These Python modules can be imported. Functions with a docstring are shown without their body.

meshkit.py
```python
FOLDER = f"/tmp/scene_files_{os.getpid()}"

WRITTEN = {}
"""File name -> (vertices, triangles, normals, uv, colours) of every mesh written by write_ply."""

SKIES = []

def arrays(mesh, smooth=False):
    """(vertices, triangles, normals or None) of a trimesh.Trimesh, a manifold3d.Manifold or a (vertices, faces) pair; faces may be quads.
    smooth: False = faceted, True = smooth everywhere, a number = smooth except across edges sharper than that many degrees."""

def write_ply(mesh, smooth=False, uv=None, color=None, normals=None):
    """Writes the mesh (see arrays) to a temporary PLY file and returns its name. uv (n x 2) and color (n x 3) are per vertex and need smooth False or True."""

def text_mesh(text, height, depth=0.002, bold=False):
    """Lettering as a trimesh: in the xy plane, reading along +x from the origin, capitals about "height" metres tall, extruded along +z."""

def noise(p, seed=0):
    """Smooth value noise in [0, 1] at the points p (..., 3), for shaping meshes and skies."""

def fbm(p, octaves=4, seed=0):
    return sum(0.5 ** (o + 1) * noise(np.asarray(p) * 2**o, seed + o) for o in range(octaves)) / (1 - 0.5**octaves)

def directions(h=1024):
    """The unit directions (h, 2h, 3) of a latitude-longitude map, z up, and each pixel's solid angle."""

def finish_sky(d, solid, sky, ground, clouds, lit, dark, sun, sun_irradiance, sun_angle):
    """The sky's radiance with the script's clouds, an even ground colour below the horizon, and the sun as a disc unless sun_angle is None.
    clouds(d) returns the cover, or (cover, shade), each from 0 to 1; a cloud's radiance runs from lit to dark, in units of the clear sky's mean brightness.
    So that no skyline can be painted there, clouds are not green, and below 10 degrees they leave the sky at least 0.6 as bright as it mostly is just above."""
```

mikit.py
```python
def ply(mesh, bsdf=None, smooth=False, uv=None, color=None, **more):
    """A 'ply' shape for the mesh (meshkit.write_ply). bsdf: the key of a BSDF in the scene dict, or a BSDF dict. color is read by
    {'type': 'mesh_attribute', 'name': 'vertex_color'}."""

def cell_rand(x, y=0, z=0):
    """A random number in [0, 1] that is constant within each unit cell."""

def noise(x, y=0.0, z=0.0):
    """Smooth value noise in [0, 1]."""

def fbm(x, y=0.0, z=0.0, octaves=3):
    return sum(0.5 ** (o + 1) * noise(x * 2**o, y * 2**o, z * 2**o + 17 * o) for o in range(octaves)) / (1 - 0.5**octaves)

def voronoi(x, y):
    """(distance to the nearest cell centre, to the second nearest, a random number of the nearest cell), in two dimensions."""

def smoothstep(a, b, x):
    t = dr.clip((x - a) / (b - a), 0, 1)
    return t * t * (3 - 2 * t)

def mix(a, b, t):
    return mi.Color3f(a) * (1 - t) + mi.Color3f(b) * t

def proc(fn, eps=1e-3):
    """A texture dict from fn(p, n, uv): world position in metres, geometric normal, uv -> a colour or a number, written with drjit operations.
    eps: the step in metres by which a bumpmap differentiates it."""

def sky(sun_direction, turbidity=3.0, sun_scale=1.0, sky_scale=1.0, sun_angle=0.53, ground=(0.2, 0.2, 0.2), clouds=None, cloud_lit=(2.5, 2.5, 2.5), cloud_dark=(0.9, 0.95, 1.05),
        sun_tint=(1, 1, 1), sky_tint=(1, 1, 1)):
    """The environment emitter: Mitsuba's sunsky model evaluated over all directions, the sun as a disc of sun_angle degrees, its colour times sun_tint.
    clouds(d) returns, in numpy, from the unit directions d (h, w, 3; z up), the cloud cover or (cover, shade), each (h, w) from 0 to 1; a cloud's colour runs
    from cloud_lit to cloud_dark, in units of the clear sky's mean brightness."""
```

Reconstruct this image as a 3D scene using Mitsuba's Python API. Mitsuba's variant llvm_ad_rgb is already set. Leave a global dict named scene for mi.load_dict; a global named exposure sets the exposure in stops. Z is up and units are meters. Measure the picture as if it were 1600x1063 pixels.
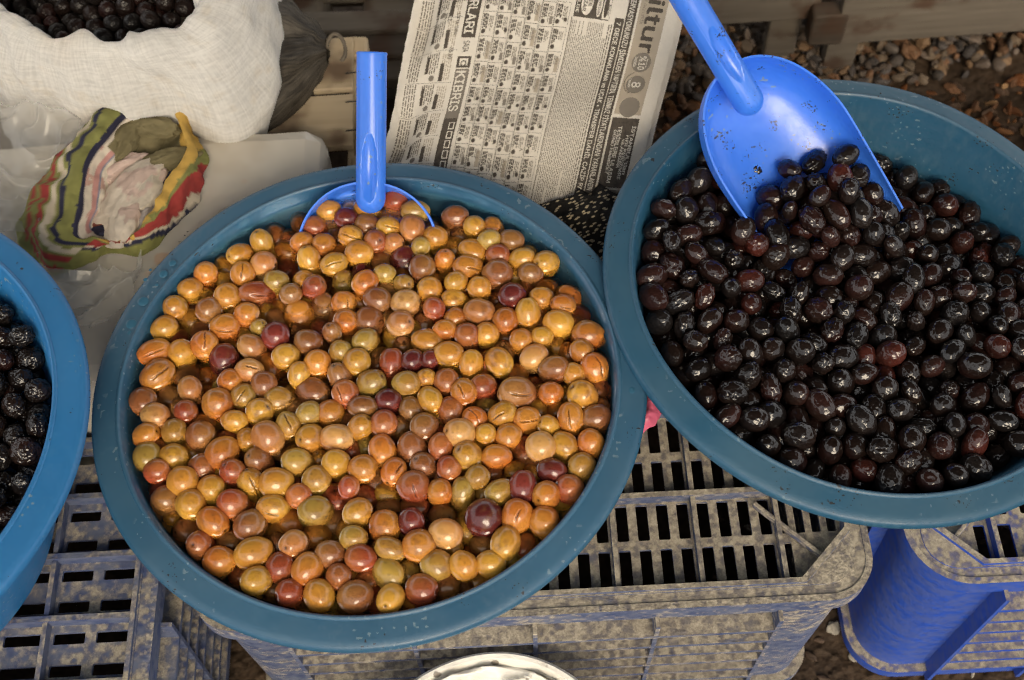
import math, random
import numpy as np, trimesh, mitsuba as mi, mikit, meshkit, drjit as dr
import manifold3d as m3
from scipy.spatial import cKDTree
from scipy.interpolate import CubicSpline
from mikit import fbm, noise, smoothstep, mix, voronoi
T = mi.ScalarTransform4f
scene, labels = {}, {}
rng = np.random.default_rng(7); random.seed(7)

# ------------------------------------------------------------------ camera, sky, exposure
exposure = 3.62
W, H = 1600.0, 1063.0                       # the photograph's own pixels, used only to find where things stand
HF, PITCH, ROLL = 44.0, 59.2142, -2.9764
C = np.array([0.12062, -0.51896, 0.92103])  # the rim of the middle basin is the origin, the ground lies at z = GZ
GZ = -0.455
_p, _r = math.radians(PITCH), math.radians(ROLL)
FW = np.array([0, math.cos(_p), -math.sin(_p)]); _rt = np.array([1.0, 0, 0]); _up = np.cross(_rt, FW)
RT = _rt*math.cos(_r) + _up*math.sin(_r); UP = np.cross(RT, FW)
FPX = W/2/math.tan(math.radians(HF)/2)
def ray(px, py): return FW*FPX + RT*(px-W/2) - UP*(py-H/2)
def at(px, py, z): d = ray(px, py); return C + d*((z-C[2])/d[2])
def at_y(px, py, y): d = ray(px, py); return C + d*((y-C[1])/d[1])
def unit(v): v = np.asarray(v, float); return v/np.linalg.norm(v)
scene['camera'] = {'type': 'thinlens', 'fov': HF, 'fov_axis': 'x', 'near_clip': 0.05, 'far_clip': 200.0, 'aperture_radius': 0.0028, 'focus_distance': 1.06,
                   'to_world': T().look_at(origin=C.tolist(), target=(C+FW).tolist(), up=UP.tolist())}
scene['sky'] = mikit.sky((0.12, -0.80, 0.58), turbidity=3, sun_scale=0.18, sky_scale=0.85, sun_angle=28, sun_tint=(.95, 1.0, 1.06), clouds=lambda d: 1.0,
                         cloud_lit=(1.5, 1.5, 1.5), cloud_dark=(.9, .9, .9))

# ------------------------------------------------------------------ materials
def rgb(*c): return {'type': 'rgb', 'value': list(c)}
VC = {'type': 'mesh_attribute', 'name': 'vertex_color'}
def princ(col, rough=.5, **k): return {'type': 'principled', 'base_color': col, 'roughness': rough, **k}
def two(b): return {'type': 'twosided', 'bsdf': b}
def bump(b, fn, scale, eps=5e-4): return {'type': 'bumpmap', 'tex': mikit.proc(fn, eps), 'scale': scale, 'bsdf': b}

def olive_rough(p, n, uv): return .14 + .12*noise(p.x*420, p.y*420, p.z*420)
scene['m_olive'] = princ(VC, mikit.proc(olive_rough), specular=.5, clearcoat=.3, clearcoat_gloss=.94)
def dark_rough(p, n, uv): return .07 + .11*noise(p.x*500, p.y*500, p.z*500)
def dark_bump(p, n, uv): return fbm(p.x*330, p.y*330, p.z*330, 2)
scene['m_dark'] = bump(princ(VC, mikit.proc(dark_rough), specular=.4, clearcoat=.3, clearcoat_gloss=.92), dark_bump, .0009)
scene['m_dull'] = bump(princ(VC, .42, specular=.35), dark_bump, .0012)
def wr_bump(p, n, uv):
    a = noise(p.x*260, p.y*260, p.z*260); return dr.abs(a-.5)*1.3 + .4*noise(p.x*700, p.y*700, p.z*700)
scene['m_wrinkled'] = bump(princ(VC, .2, specular=.5, clearcoat=.3, clearcoat_gloss=.9), wr_bump, .0018)

def plastic(base, dusty, spots, amt=.5):
    def f(p, n, uv):
        d = smoothstep(.42, .8, .5*fbm(p.x*38, p.y*38, p.z*38, 3)+.5*fbm(p.x*260, p.y*260, p.z*90, 3))*amt
        d = dr.maximum(d, (.02+.36*fbm(p.x*30, p.y*30, p.z*30, 2))*smoothstep(.8, .97, n.z))
        c = mix(base, dusty, d)
        c = c*(.9+.2*fbm(p.x*14, p.y*14, p.z*14, 2))
        s = noise(p.x*620, p.y*620, p.z*620)*noise(p.x*67+9, p.y*67, p.z*67)
        s = smoothstep(spots, spots+.06, s)
        w = smoothstep(.80, .86, noise(p.x*330+3, p.y*330, p.z*330))*smoothstep(.5, .62, noise(p.x*31, p.y*31+7, p.z*31))
        c = mix(c, (.17, .24, .27), w*.5*amt/.3)
        return mix(c, (.02, .016, .012), s*.85)
    return mikit.proc(f)
def scuff(p, n, uv): return .30 + .25*fbm(p.x*60, p.y*60, p.z*200, 3)
def faint(p, n, uv): return fbm(p.x*260, p.y*260, p.z*260, 2)
scene['m_basin_mid'] = bump(princ(plastic((.022, .082, .150), (.08, .14, .185), .70, .30), mikit.proc(scuff), specular=.45), faint, .0002)
scene['m_basin_right'] = bump(princ(plastic((.014, .068, .125), (.09, .145, .175), .60, .24), mikit.proc(scuff), specular=.45), faint, .0002)
scene['m_basin_left'] = bump(princ(plastic((.017, .125, .31), (.05, .17, .33), .66, .35), mikit.proc(scuff), specular=.45), faint, .0002)
scene['m_scoop'] = princ(plastic((.036, .155, .66), (.06, .19, .68), .62, .4), .26, specular=.5)
scene['m_scoop_dirty'] = princ(plastic((.036, .155, .66), (.06, .19, .68), .55, .4), mikit.proc(lambda p, n, uv: .2+.16*fbm(p.x*160, p.y*160, p.z*160, 2)), specular=.5)
scene['m_water'] = {'type': 'dielectric', 'int_ior': 1.333, 'ext_ior': 1.0, 'specular_transmittance': rgb(.98, .95, .88)}
scene['m_drop'] = princ(rgb(.035, .11, .18), .06, specular=.5)

def crate_col(blue, k, dull=.8, ups=.20):
    def f(p, n, uv):
        a = .55*fbm(p.x*16, p.y*16, p.z*16, 4)+.45*fbm(p.x*60, p.y*60, p.z*60, 4); b = fbm(p.x*210+5, p.y*210, p.z*210, 4); g = noise(p.x*900, p.y*900, p.z*900)
        upf = smoothstep(-.1, .75, n.z)
        d = smoothstep(.36, .62, a*.62 + b*.38 + (upf*ups - ups*.6) + k)*(.72+.28*smoothstep(.3, .6, b))
        mud = mix((.16, .132, .098), (.34, .295, .225), smoothstep(.25, .75, b))*(.75+.5*g)
        base = mix(blue, (.105, .12, .175), dull*smoothstep(.2, .7, fbm(p.x*120, p.y*120, p.z*120+7, 4)))
        return mix(base, mud, d)
    return mikit.proc(f)
def crate_bump(p, n, uv): return fbm(p.x*420, p.y*420, p.z*420, 3) + .8*fbm(p.x*90, p.y*90, p.z*90, 2)
scene['m_crate_front'] = bump(princ(crate_col((.04, .055, .12), .085, .8, .30), .62, specular=.35), crate_bump, .0012)
scene['m_crate_left'] = bump(princ(crate_col((.045, .062, .14), -.095, .9), .58, specular=.35), crate_bump, .0010)
scene['m_crate_right'] = bump(princ(crate_col((.016, .06, .34), -.045, .35, .42), .5, specular=.4), crate_bump, .0008)

def weave(p, n, uv):
    x, y = uv.x*900, uv.y*900
    return dr.abs(dr.sin(x))*dr.select(mi.Float(dr.sin(x*.5)*dr.sin(y*.5)) > 0, 1.0, .35) + .6*dr.abs(dr.sin(y))
def weave3(p, n, uv):
    a = dr.sin((p.x*.8+p.y*.4)*1500)*dr.sin((p.z-.5*p.y+.2*p.x)*1500)
    return a*.5 + .9*fbm(p.x*120, p.y*120, p.z*400, 2) + .6*fbm(p.x*400, p.y*90, p.z*120, 2)
def sack_col(c0, c1, st):
    def f(p, n, uv):
        s = smoothstep(.45, .8, fbm(p.x*22, p.y*22, p.z*22, 4)); t = fbm(p.x*300, p.y*300, p.z*700, 2)
        return mix(c0, c1, s*.5)*(.84+.32*t)*(1 - st*smoothstep(.5, .75, fbm(p.x*9+3, p.y*9, p.z*9, 3)))
    return mikit.proc(f)
def tape(p, n, uv):
    a, b = uv.x/.0016, uv.y/.0016; over = dr.select(dr.abs(dr.floor(a)+dr.floor(b) - 2*dr.floor((dr.floor(a)+dr.floor(b))*.5)) > .5, 1.0, 0.0)
    fa, fb = a-dr.floor(a), b-dr.floor(b)
    return over*dr.sin(fa*3.14159) + (1-over)*dr.sin(fb*3.14159)
def sack_w(p, n, uv):
    a, b = uv.x/.0016, uv.y/.0016
    t = .36*noise(uv.x/.0017, uv.y/.020, 1) + .36*noise(uv.x/.020, uv.y/.0017, 5) + .28*noise(p.x*420, p.y*420, p.z*420)
    s_ = smoothstep(.5, .8, fbm(p.x*14, p.y*14, p.z*14, 4)); d_ = smoothstep(.55, .8, fbm(p.x*60, p.y*60, p.z*60, 4))
    return mix(mix((.60, .585, .55), (.53, .475, .40), s_*.5), (.48, .41, .31), d_*.35)*(.76+.40*t)
scene['m_sack'] = bump(princ(mikit.proc(sack_w), .42, specular=.45, sheen=.3), tape, .0011, 3e-4)
def grey_w(p, n, uv):
    t = fbm(uv.x*26, uv.y*260, 0, 3); d_ = smoothstep(.4, .75, fbm(p.x*26, p.y*26, p.z*26, 4))
    return mix((.115, .10, .08), (.03, .024, .018), d_*.85)*(.05+.95*t)
scene['m_grey_sack'] = two(bump(princ(mikit.proc(grey_w), .55, specular=.3), lambda p, n, uv: fbm(uv.x*30, uv.y*300, 0, 3), .002))
def slab_col(p, n, uv):
    s = smoothstep(.52, .8, fbm(p.x*16, p.y*16, p.z*16, 4)); r = smoothstep(.73, .8, fbm(p.x*34+11, p.y*34, 3.3, 2))
    return mix(mix((.46, .43, .375), (.37, .32, .25), s*.6), (.50, .26, .13), r*.45)
scene['m_slab'] = bump(princ(mikit.proc(slab_col), .33, specular=.5, clearcoat=.35), lambda p, n, uv: fbm(p.x*28, p.y*28, p.z*28, 3), .006)
scene['m_film'] = {'type': 'blendbsdf', 'weight': .16, 'a': {'type': 'thindielectric', 'int_ior': 1.5}, 'b': two(princ(rgb(.75, .73, .68), .2, specular=.6))}
def knit(p, n, uv): return fbm(p.x*750, p.y*750, p.z*750, 2) + .7*fbm(p.x*120, p.y*120, p.z*120, 3)
scene['m_knit'] = two(bump(princ(VC, .9, specular=.15, sheen=.6), knit, .0016))
def paper_col(p, n, uv): return mix((.57, .535, .475), (.49, .455, .395), fbm(p.x*25, p.y*25, p.z*25, 3))*(.95+.1*noise(p.x*1500, p.y*1500, p.z*1500))
scene['m_paper'] = two(princ(mikit.proc(paper_col), .85, specular=.2))
scene['m_ink'] = two(princ(mikit.proc(lambda p, n, uv: mix((.05, .042, .035), (.085, .072, .058), noise(p.x*700, p.y*700, 0))), .8, specular=.2))
scene['m_ink_mid'] = two(princ(rgb(.17, .15, .125), .8, specular=.2))
scene['m_ink_light'] = two(princ(rgb(.33, .285, .225), .8, specular=.2))
def wood(c0, c1, dirt):
    def f(p, n, uv):
        g = fbm(p.x*14, p.y*160, p.z*160, 3); s = smoothstep(.5, .72, fbm(p.x*20+3, p.y*20, p.z*20, 4))
        return mix(mix(c0, c1, g), (.06, .025, .012), s*dirt)
    return mikit.proc(f)
def grain(p, n, uv): return fbm(p.x*30, p.y*420, p.z*420, 3)
scene['m_wood_pale'] = bump(princ(wood((.52, .43, .30), (.40, .31, .20), .8), .7, specular=.25), grain, .001)
scene['m_wood_grey'] = bump(princ(wood((.17, .145, .115), (.10, .083, .064), .7), .8, specular=.2), grain, .0015)
scene['m_wood_dark'] = bump(princ(wood((.085, .066, .05), (.05, .04, .03), .6), .8, specular=.2), grain, .0015)
def soil_col(p, n, uv):
    a = fbm(p.x*18, p.y*18, 0, 4); return mix((.030, .019, .011), (.075, .047, .028), a)*(.7+.6*noise(p.x*300, p.y*300, 0))
scene['m_soil'] = bump(princ(mikit.proc(soil_col), .8, specular=.3), lambda p, n, uv: fbm(p.x*120, p.y*120, 0, 4), .008, 2e-3)
scene['m_stone'] = princ(VC, .75, specular=.3)
def speck_col(p, n, uv):
    d, e, w = voronoi((p.x*.9+p.z*.3+.4*p.y)*150, (p.y-.5*p.x+p.z*.6)*290); s = smoothstep(.34, .24, d)*smoothstep(.35, .4, w)
    return mix((.012, .011, .010), (.42, .35, .24), s)
scene['m_speck'] = two(princ(mikit.proc(speck_col), .85, specular=.2, sheen=.4))
scene['m_pink'] = two(princ(rgb(.50, .10, .17), .35, specular=.5))
def enamel(p, n, uv): return mix(mix((.66, .63, .56), (.48, .42, .33), smoothstep(.5, .8, fbm(p.x*45, p.y*45, p.z*45, 4))*.7), (.10, .06, .035), smoothstep(.72, .8, noise(p.x*110, p.y*110, p.z*110))*.7)
scene['m_enamel'] = two(bump(princ(mikit.proc(enamel), .35, specular=.5), lambda p, n, uv: fbm(p.x*70, p.y*70, p.z*70, 3), .003))
scene['m_black'] = princ(rgb(.008, .008, .007), .5)

for _k in [k for k in scene if k.startswith('m_') and k not in ('m_water', 'm_drop', 'm_film')]:
    if scene[_k]['type'] != 'twosided': scene[_k] = two(scene[_k])

# ------------------------------------------------------------------ helpers
def number(base):
    if base not in scene and base not in labels: return base
    k = 1
    while f'{base}_{k:03d}' in scene or f'{base}_{k:03d}' in labels: k += 1
    return f'{base}_{k:03d}'
def add(name, mesh, bsdf, smooth=False, parent=None, label=None, cat=None, group=None, kind=None, **kw):
    key = number(f'{parent}__{name}' if parent else name)
    scene[key] = mikit.ply(mesh, bsdf, smooth=smooth, **kw)
    d = {}
    if label: d['label'] = label
    if cat: d['category'] = cat
    if group: d['group'] = group
    if kind: d['kind'] = kind
    if d: labels[key] = d
    return key
def thing(name, label, cat, group=None):
    key = number(name); labels[key] = {'label': label, 'category': cat}
    if group: labels[key]['group'] = group
    return key
def tm(man):
    m = man.to_mesh(); return trimesh.Trimesh(m.vert_properties[:, :3], m.tri_verts, process=False)
def man(mesh): return m3.Manifold(m3.Mesh(np.asarray(mesh.vertices, np.float32), np.asarray(mesh.faces, np.uint32)))
def mbox(x0, x1, y0, y1, z0, z1): return m3.Manifold.cube([x1-x0, y1-y0, z1-z0]).translate([x0, y0, z0])
def rbox(sx, sy, sz, r=.002):
    """box centred at the origin with its edges rounded"""
    s = m3.Manifold.sphere(r, 8)
    return tm(m3.Manifold.batch_hull([s.translate([i*(sx/2-r), j*(sy/2-r), k*(sz/2-r)]) for i in (-1, 1) for j in (-1, 1) for k in (-1, 1)]))
def grid_faces(n, m, wrap=False):
    i, j = np.meshgrid(np.arange(n-1), np.arange(m if wrap else m-1), indexing='ij'); j2 = (j+1) % m
    q = np.stack([i*m+j, i*m+j2, (i+1)*m+j2, (i+1)*m+j], -1).reshape(-1, 4)
    return np.vstack([q[:, [0, 1, 2]], q[:, [0, 2, 3]]])
def lathe(prof, n=160):
    p = np.asarray(prof, float); a = np.linspace(0, 2*np.pi, n, endpoint=False)
    v = np.stack([p[:, 0, None]*np.cos(a), p[:, 0, None]*np.sin(a), np.repeat(p[:, 1, None], n, 1)], -1).reshape(-1, 3)
    return trimesh.Trimesh(v, grid_faces(len(p), n, True), process=False)
def solid(v, th):
    """closed sheet of thickness th from a grid of points (n, m, 3)"""
    n, m, _ = v.shape; f = grid_faces(n, m)
    nn = trimesh.Trimesh(v.reshape(-1, 3), f, process=False).vertex_normals
    a = v.reshape(-1, 3); b = a - nn*th
    idx = np.arange(n*m).reshape(n, m); ring = np.concatenate([idx[0, :-1], idx[:-1, -1], idx[-1, :0:-1], idx[:0:-1, 0]])
    r2 = np.roll(ring, -1); N = n*m
    side = np.vstack([np.stack([ring, ring+N, r2], 1), np.stack([r2, ring+N, r2+N], 1)])
    return trimesh.Trimesh(np.vstack([a, b]), np.vstack([f, f[:, ::-1]+N, side]), process=False)
def placed(mesh, M): m = mesh.copy(); m.apply_transform(M); return m
def frame(ex, ey, ez, o):
    M = np.eye(4); M[:3, 0], M[:3, 1], M[:3, 2], M[:3, 3] = ex, ey, ez, o; return M
def rot(axis, deg): return trimesh.transformations.rotation_matrix(math.radians(deg), axis)

# ------------------------------------------------------------------ ground
gx = np.concatenate([np.linspace(-60, -1.6, 14), np.linspace(-1.5, 2.0, 190), np.linspace(2.1, 60, 14)])
gy = np.concatenate([np.linspace(-60, -1.1, 14), np.linspace(-1.0, 2.2, 170), np.linspace(2.3, 60, 14)])
X, Y = np.meshgrid(gx, gy, indexing='ij')
P3 = np.stack([X*9, Y*9, X*0], -1)
Z = GZ + .028*(meshkit.fbm(P3, 4, 3)-.5)*((np.abs(X) < 2) & (np.abs(Y) < 2)) - .012
add('ground', trimesh.Trimesh(np.stack([X, Y, Z], -1).reshape(-1, 3), grid_faces(len(gx), len(gy))[:, :], process=False), 'm_soil', True, kind='structure', label='dark damp earth floor of the market behind and below the crates')
def ground_z(x, y): return GZ + .028*(meshkit.fbm(np.array([x*9, y*9, 0.0]), 4, 3)-.5) - .012

ICO = {k: trimesh.creation.icosphere(subdivisions=k) for k in (1, 2, 3, 4)}
def scatter(n, where, size, cols, seed, flat=.7):
    r = np.random.default_rng(seed); vs, fs, cs, o = [], [], [], 0
    for _ in range(n):
        x, y, lift = where(r); s = size(r); b = ICO[2] if n < 2000 else ICO[1]; v = b.vertices.copy()
        v *= (1 + .9*(meshkit.noise(v*1.6+r.uniform(0, 90, 3))-.5))[:, None]
        v = np.sign(v)*np.abs(v)**r.uniform(.75, 1.25)*np.array([1, r.uniform(.4, .95), r.uniform(.3, flat)])*s
        v = v @ trimesh.transformations.random_rotation_matrix(r.random(3))[:3, :3].T if r.random() < .6 else v @ rot([0, 0, 1], r.uniform(0, 360))[:3, :3].T
        v += [x, y, ground_z(x, y) + s*.25 + lift]
        c = np.array(cols[r.integers(len(cols))])*r.uniform(.6, 1.25)*(.75+.5*meshkit.noise(b.vertices*3+r.uniform(0, 9, 3)))[:, None]
        vs.append(v); fs.append(b.faces+o); cs.append(c); o += len(v)
    return trimesh.Trimesh(np.vstack(vs), np.vstack(fs), process=False), np.clip(np.vstack(cs), 0, 1)
def pile(r):
    x = r.uniform(.05, 1.5); y = .73 + abs(r.normal(0, .10)) - .04*r.random() + .03*math.sin(x*9); return x, y, .03*r.random()*max(0, y-.68)/.1
stone_cols = [(.17, .125, .085), (.15, .115, .09), (.20, .125, .07), (.11, .09, .075), (.16, .085, .045), (.085, .072, .065)]
m, c = scatter(2600, pile, lambda r: r.uniform(.005, .0125), stone_cols, 5)
add('gravel', m, 'm_stone', True, color=c, kind='stuff', label='band of pale pebbles and nut shells along the foot of the wooden crates', cat='gravel')
husk_cols = [(.20, .09, .035), (.14, .07, .035), (.26, .15, .07), (.09, .055, .035), (.16, .06, .02)]
m, c = scatter(900, lambda r: (r.uniform(.05, 1.2), .70 - abs(r.normal(0, .16)), 0), lambda r: r.uniform(.004, .013), husk_cols, 6, .32)
add('shell_litter', m, 'm_stone', True, color=c, kind='stuff', label='scattered brown husks and chips trodden into the dark earth', cat='litter')
m, c = scatter(160, lambda r: (r.uniform(.34, .75), r.uniform(-.26, .1), 0), lambda r: r.uniform(.004, .012), [(.10, .06, .035), (.07, .045, .03), (.13, .09, .05), (.3, .27, .22)], 8, .5)
add('floor_litter', m, 'm_stone', True, color=c, kind='stuff', label='husks and scraps on the earth between and under the blue crates', cat='litter')

# ------------------------------------------------------------------ the stall's awning overhead
scene['m_canvas'] = two(princ(rgb(.17, .15, .13), .9, specular=.1))
aw = thing('market_awning', 'brown canvas awning on four poles over the stall', 'awning')
U_, V_ = np.meshgrid(np.linspace(-1.9, 2.6, 60), np.linspace(-.72, 4.2, 60), indexing='ij')
AZ = 1.62 - .10*np.sin((U_+1.9)/4.5*np.pi)*np.sin((V_+.72)/4.92*np.pi) + .02*np.sin(U_*5)*np.sin(V_*3) + .05*(V_+.72)/4.9
add('canvas', solid(np.stack([U_, V_, AZ], -1)[:, ::-1], .002), 'm_canvas', 40, aw)
for x, y in ((-1.86, -.68), (2.56, -.68), (-1.86, 4.16), (2.56, 4.16)): add('pole', trimesh.creation.cylinder(.022, segment=[[x, y, GZ-.02], [x, y, 1.66]], sections=20), 'm_canvas', 40, aw)

# ------------------------------------------------------------------ wooden boxes and pallet behind
def board(parent, name, c, size, mat, rz=0, tilt=0):
    m = rbox(*size, r=min(size)*.18); m = m.subdivide().subdivide() if max(size) > .2 else m.subdivide()
    m.vertices += (.0016*(meshkit.fbm(m.vertices*40+np.array(c)*7, 3)-.5))[:, None]
    m.apply_transform(rot([1, 0, 0], tilt)); m.apply_transform(rot([0, 0, 1], rz)); m.apply_translation(c)
    return add(name, m, mat, 30, parent)
# right: two slatted boxes on short legs, the boards facing the camera
bx = thing('wooden_box', 'weathered wooden slatted box on legs at the top edge, left of the gap', 'box')
pa = at_y(1180, 31, .735)
board(bx, 'plank', [pa[0]-.10, .735, pa[2]+.055], (.37, .016, .11), 'm_wood_grey', 1)
board(bx, 'plank', [pa[0]-.10, .87, pa[2]+.055], (.37, .016, .11), 'm_wood_grey', 1)
board(bx, 'plank', [pa[0]-.10, .80, pa[2]+.005], (.36, .11, .012), 'm_wood_dark')
pl = at_y(1228, 62, .745)
board(bx, 'leg', [pl[0]-.006, .752, (GZ+pa[2]+.06)/2], (.045, .018, pa[2]+.06-GZ+.02), 'm_wood_grey')
board(bx, 'leg', [pl[0]-.29, .752, (GZ+pa[2]+.06)/2], (.045, .018, pa[2]+.06-GZ+.02), 'm_wood_grey')
bx = thing('wooden_box', 'weathered wooden slatted box on legs at the top right corner above the gravel', 'box')
pb = at_y(1450, 50, .725)
x0 = at_y(1300, 50, .725)[0]
board(bx, 'plank', [x0+.30, .725, pb[2]+.055], (.60, .016, .11), 'm_wood_grey', 1.5)
board(bx, 'plank', [x0+.30, .89, pb[2]+.055], (.60, .016, .11), 'm_wood_grey', 1)
board(bx, 'plank', [x0+.30, .81, pb[2]+.0], (.58, .14, .012), 'm_wood_dark')
board(bx, 'end_block', [x0-.012, .722, pb[2]+.03], (.05, .03, .058), 'm_wood_dark')
pl = at_y(1322, 75, .715)
board(bx, 'leg', [pl[0], .738, (GZ+pb[2]+.05)/2], (.046, .018, pb[2]+.05-GZ+.02), 'm_wood_grey', 4)
board(bx, 'leg', [pl[0]+.5, .738, (GZ+pb[2]+.05)/2], (.046, .018, pb[2]+.05-GZ+.02), 'm_wood_grey', 4)
# left: pallet with dark gaps
pt = thing('wooden_pallet', 'old grey brown wooden pallet with dark gaps at the top edge behind the grey sack', 'pallet')
for (py0, py1, zz, mat) in ((-30, 4, -.30, 'm_wood_grey'), (29, 62, -.30, 'm_wood_grey'), (66, 102, -.305, 'm_wood_dark'), (106, 140, -.31, 'm_wood_dark')):
    a, b = at(430, py1, zz), at(430, py0, zz); board(pt, 'deck_board', [-.10, (a[1]+b[1])/2, zz], (.62, abs(b[1]-a[1]), .018), mat, -2.2)
for px in (612, 470, 330):
    a = at(px, 12, -.325); board(pt, 'block', [a[0], a[1], (GZ-.31)/2], (.075, .09, abs(GZ+.31)+.02), 'm_wood_grey')
a = at(500, 80, -.35); board(pt, 'bearer', [-.10, a[1], -.345], (.6, .05, .05), 'm_wood_dark', -2.2)
a = at(500, -20, -.35); board(pt, 'bearer', [-.10, a[1], -.345], (.6, .05, .05), 'm_wood_dark', -2.2)
# pale fruit crate beside the scoop handle
fc = thing('fruit_crate', 'pale wooden fruit crate with brown stains beside the blue scoop handle', 'crate')
zt = -.115
e = [at(553, y, zt) for y in (62, 146, 151, 236)]
for k in (0, 2):
    y0, y1 = e[k+1][1], e[k][1]; xr = (e[k][0]+e[k+1][0])/2
    board(fc, 'slat', [xr-.13, (y0+y1)/2, zt], (.26, y1-y0-.003, .010), 'm_wood_pale', 1)
yb, yf = e[0][1], e[3][1]-.02
board(fc, 'corner_post', [e[0][0]+.006, yb-.01, (zt+GZ)/2], (.018, .03, zt-GZ), 'm_wood_pale'); board(fc, 'corner_post', [e[3][0]+.006, yf, (zt+GZ)/2], (.018, .03, zt-GZ), 'm_wood_pale')
for z in (-.15, -.24, -.33): board(fc, 'side_board', [e[0][0]-.001, (yb+yf)/2, z], (.007, yb-yf+.02, .06), 'm_wood_pale')
for z in (-.15, -.24, -.33): board(fc, 'front_board', [e[3][0]-.12, yf, z], (.25, .007, .06), 'm_wood_pale')
w = trimesh.util.concatenate([trimesh.creation.cylinder(.0007, segment=[at(540, y, zt+.008), at(557, y-2, zt+.012)], sections=8) for y in (115, 160, 205)])
add('staple_wire', w, 'm_black', True, fc)

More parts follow.
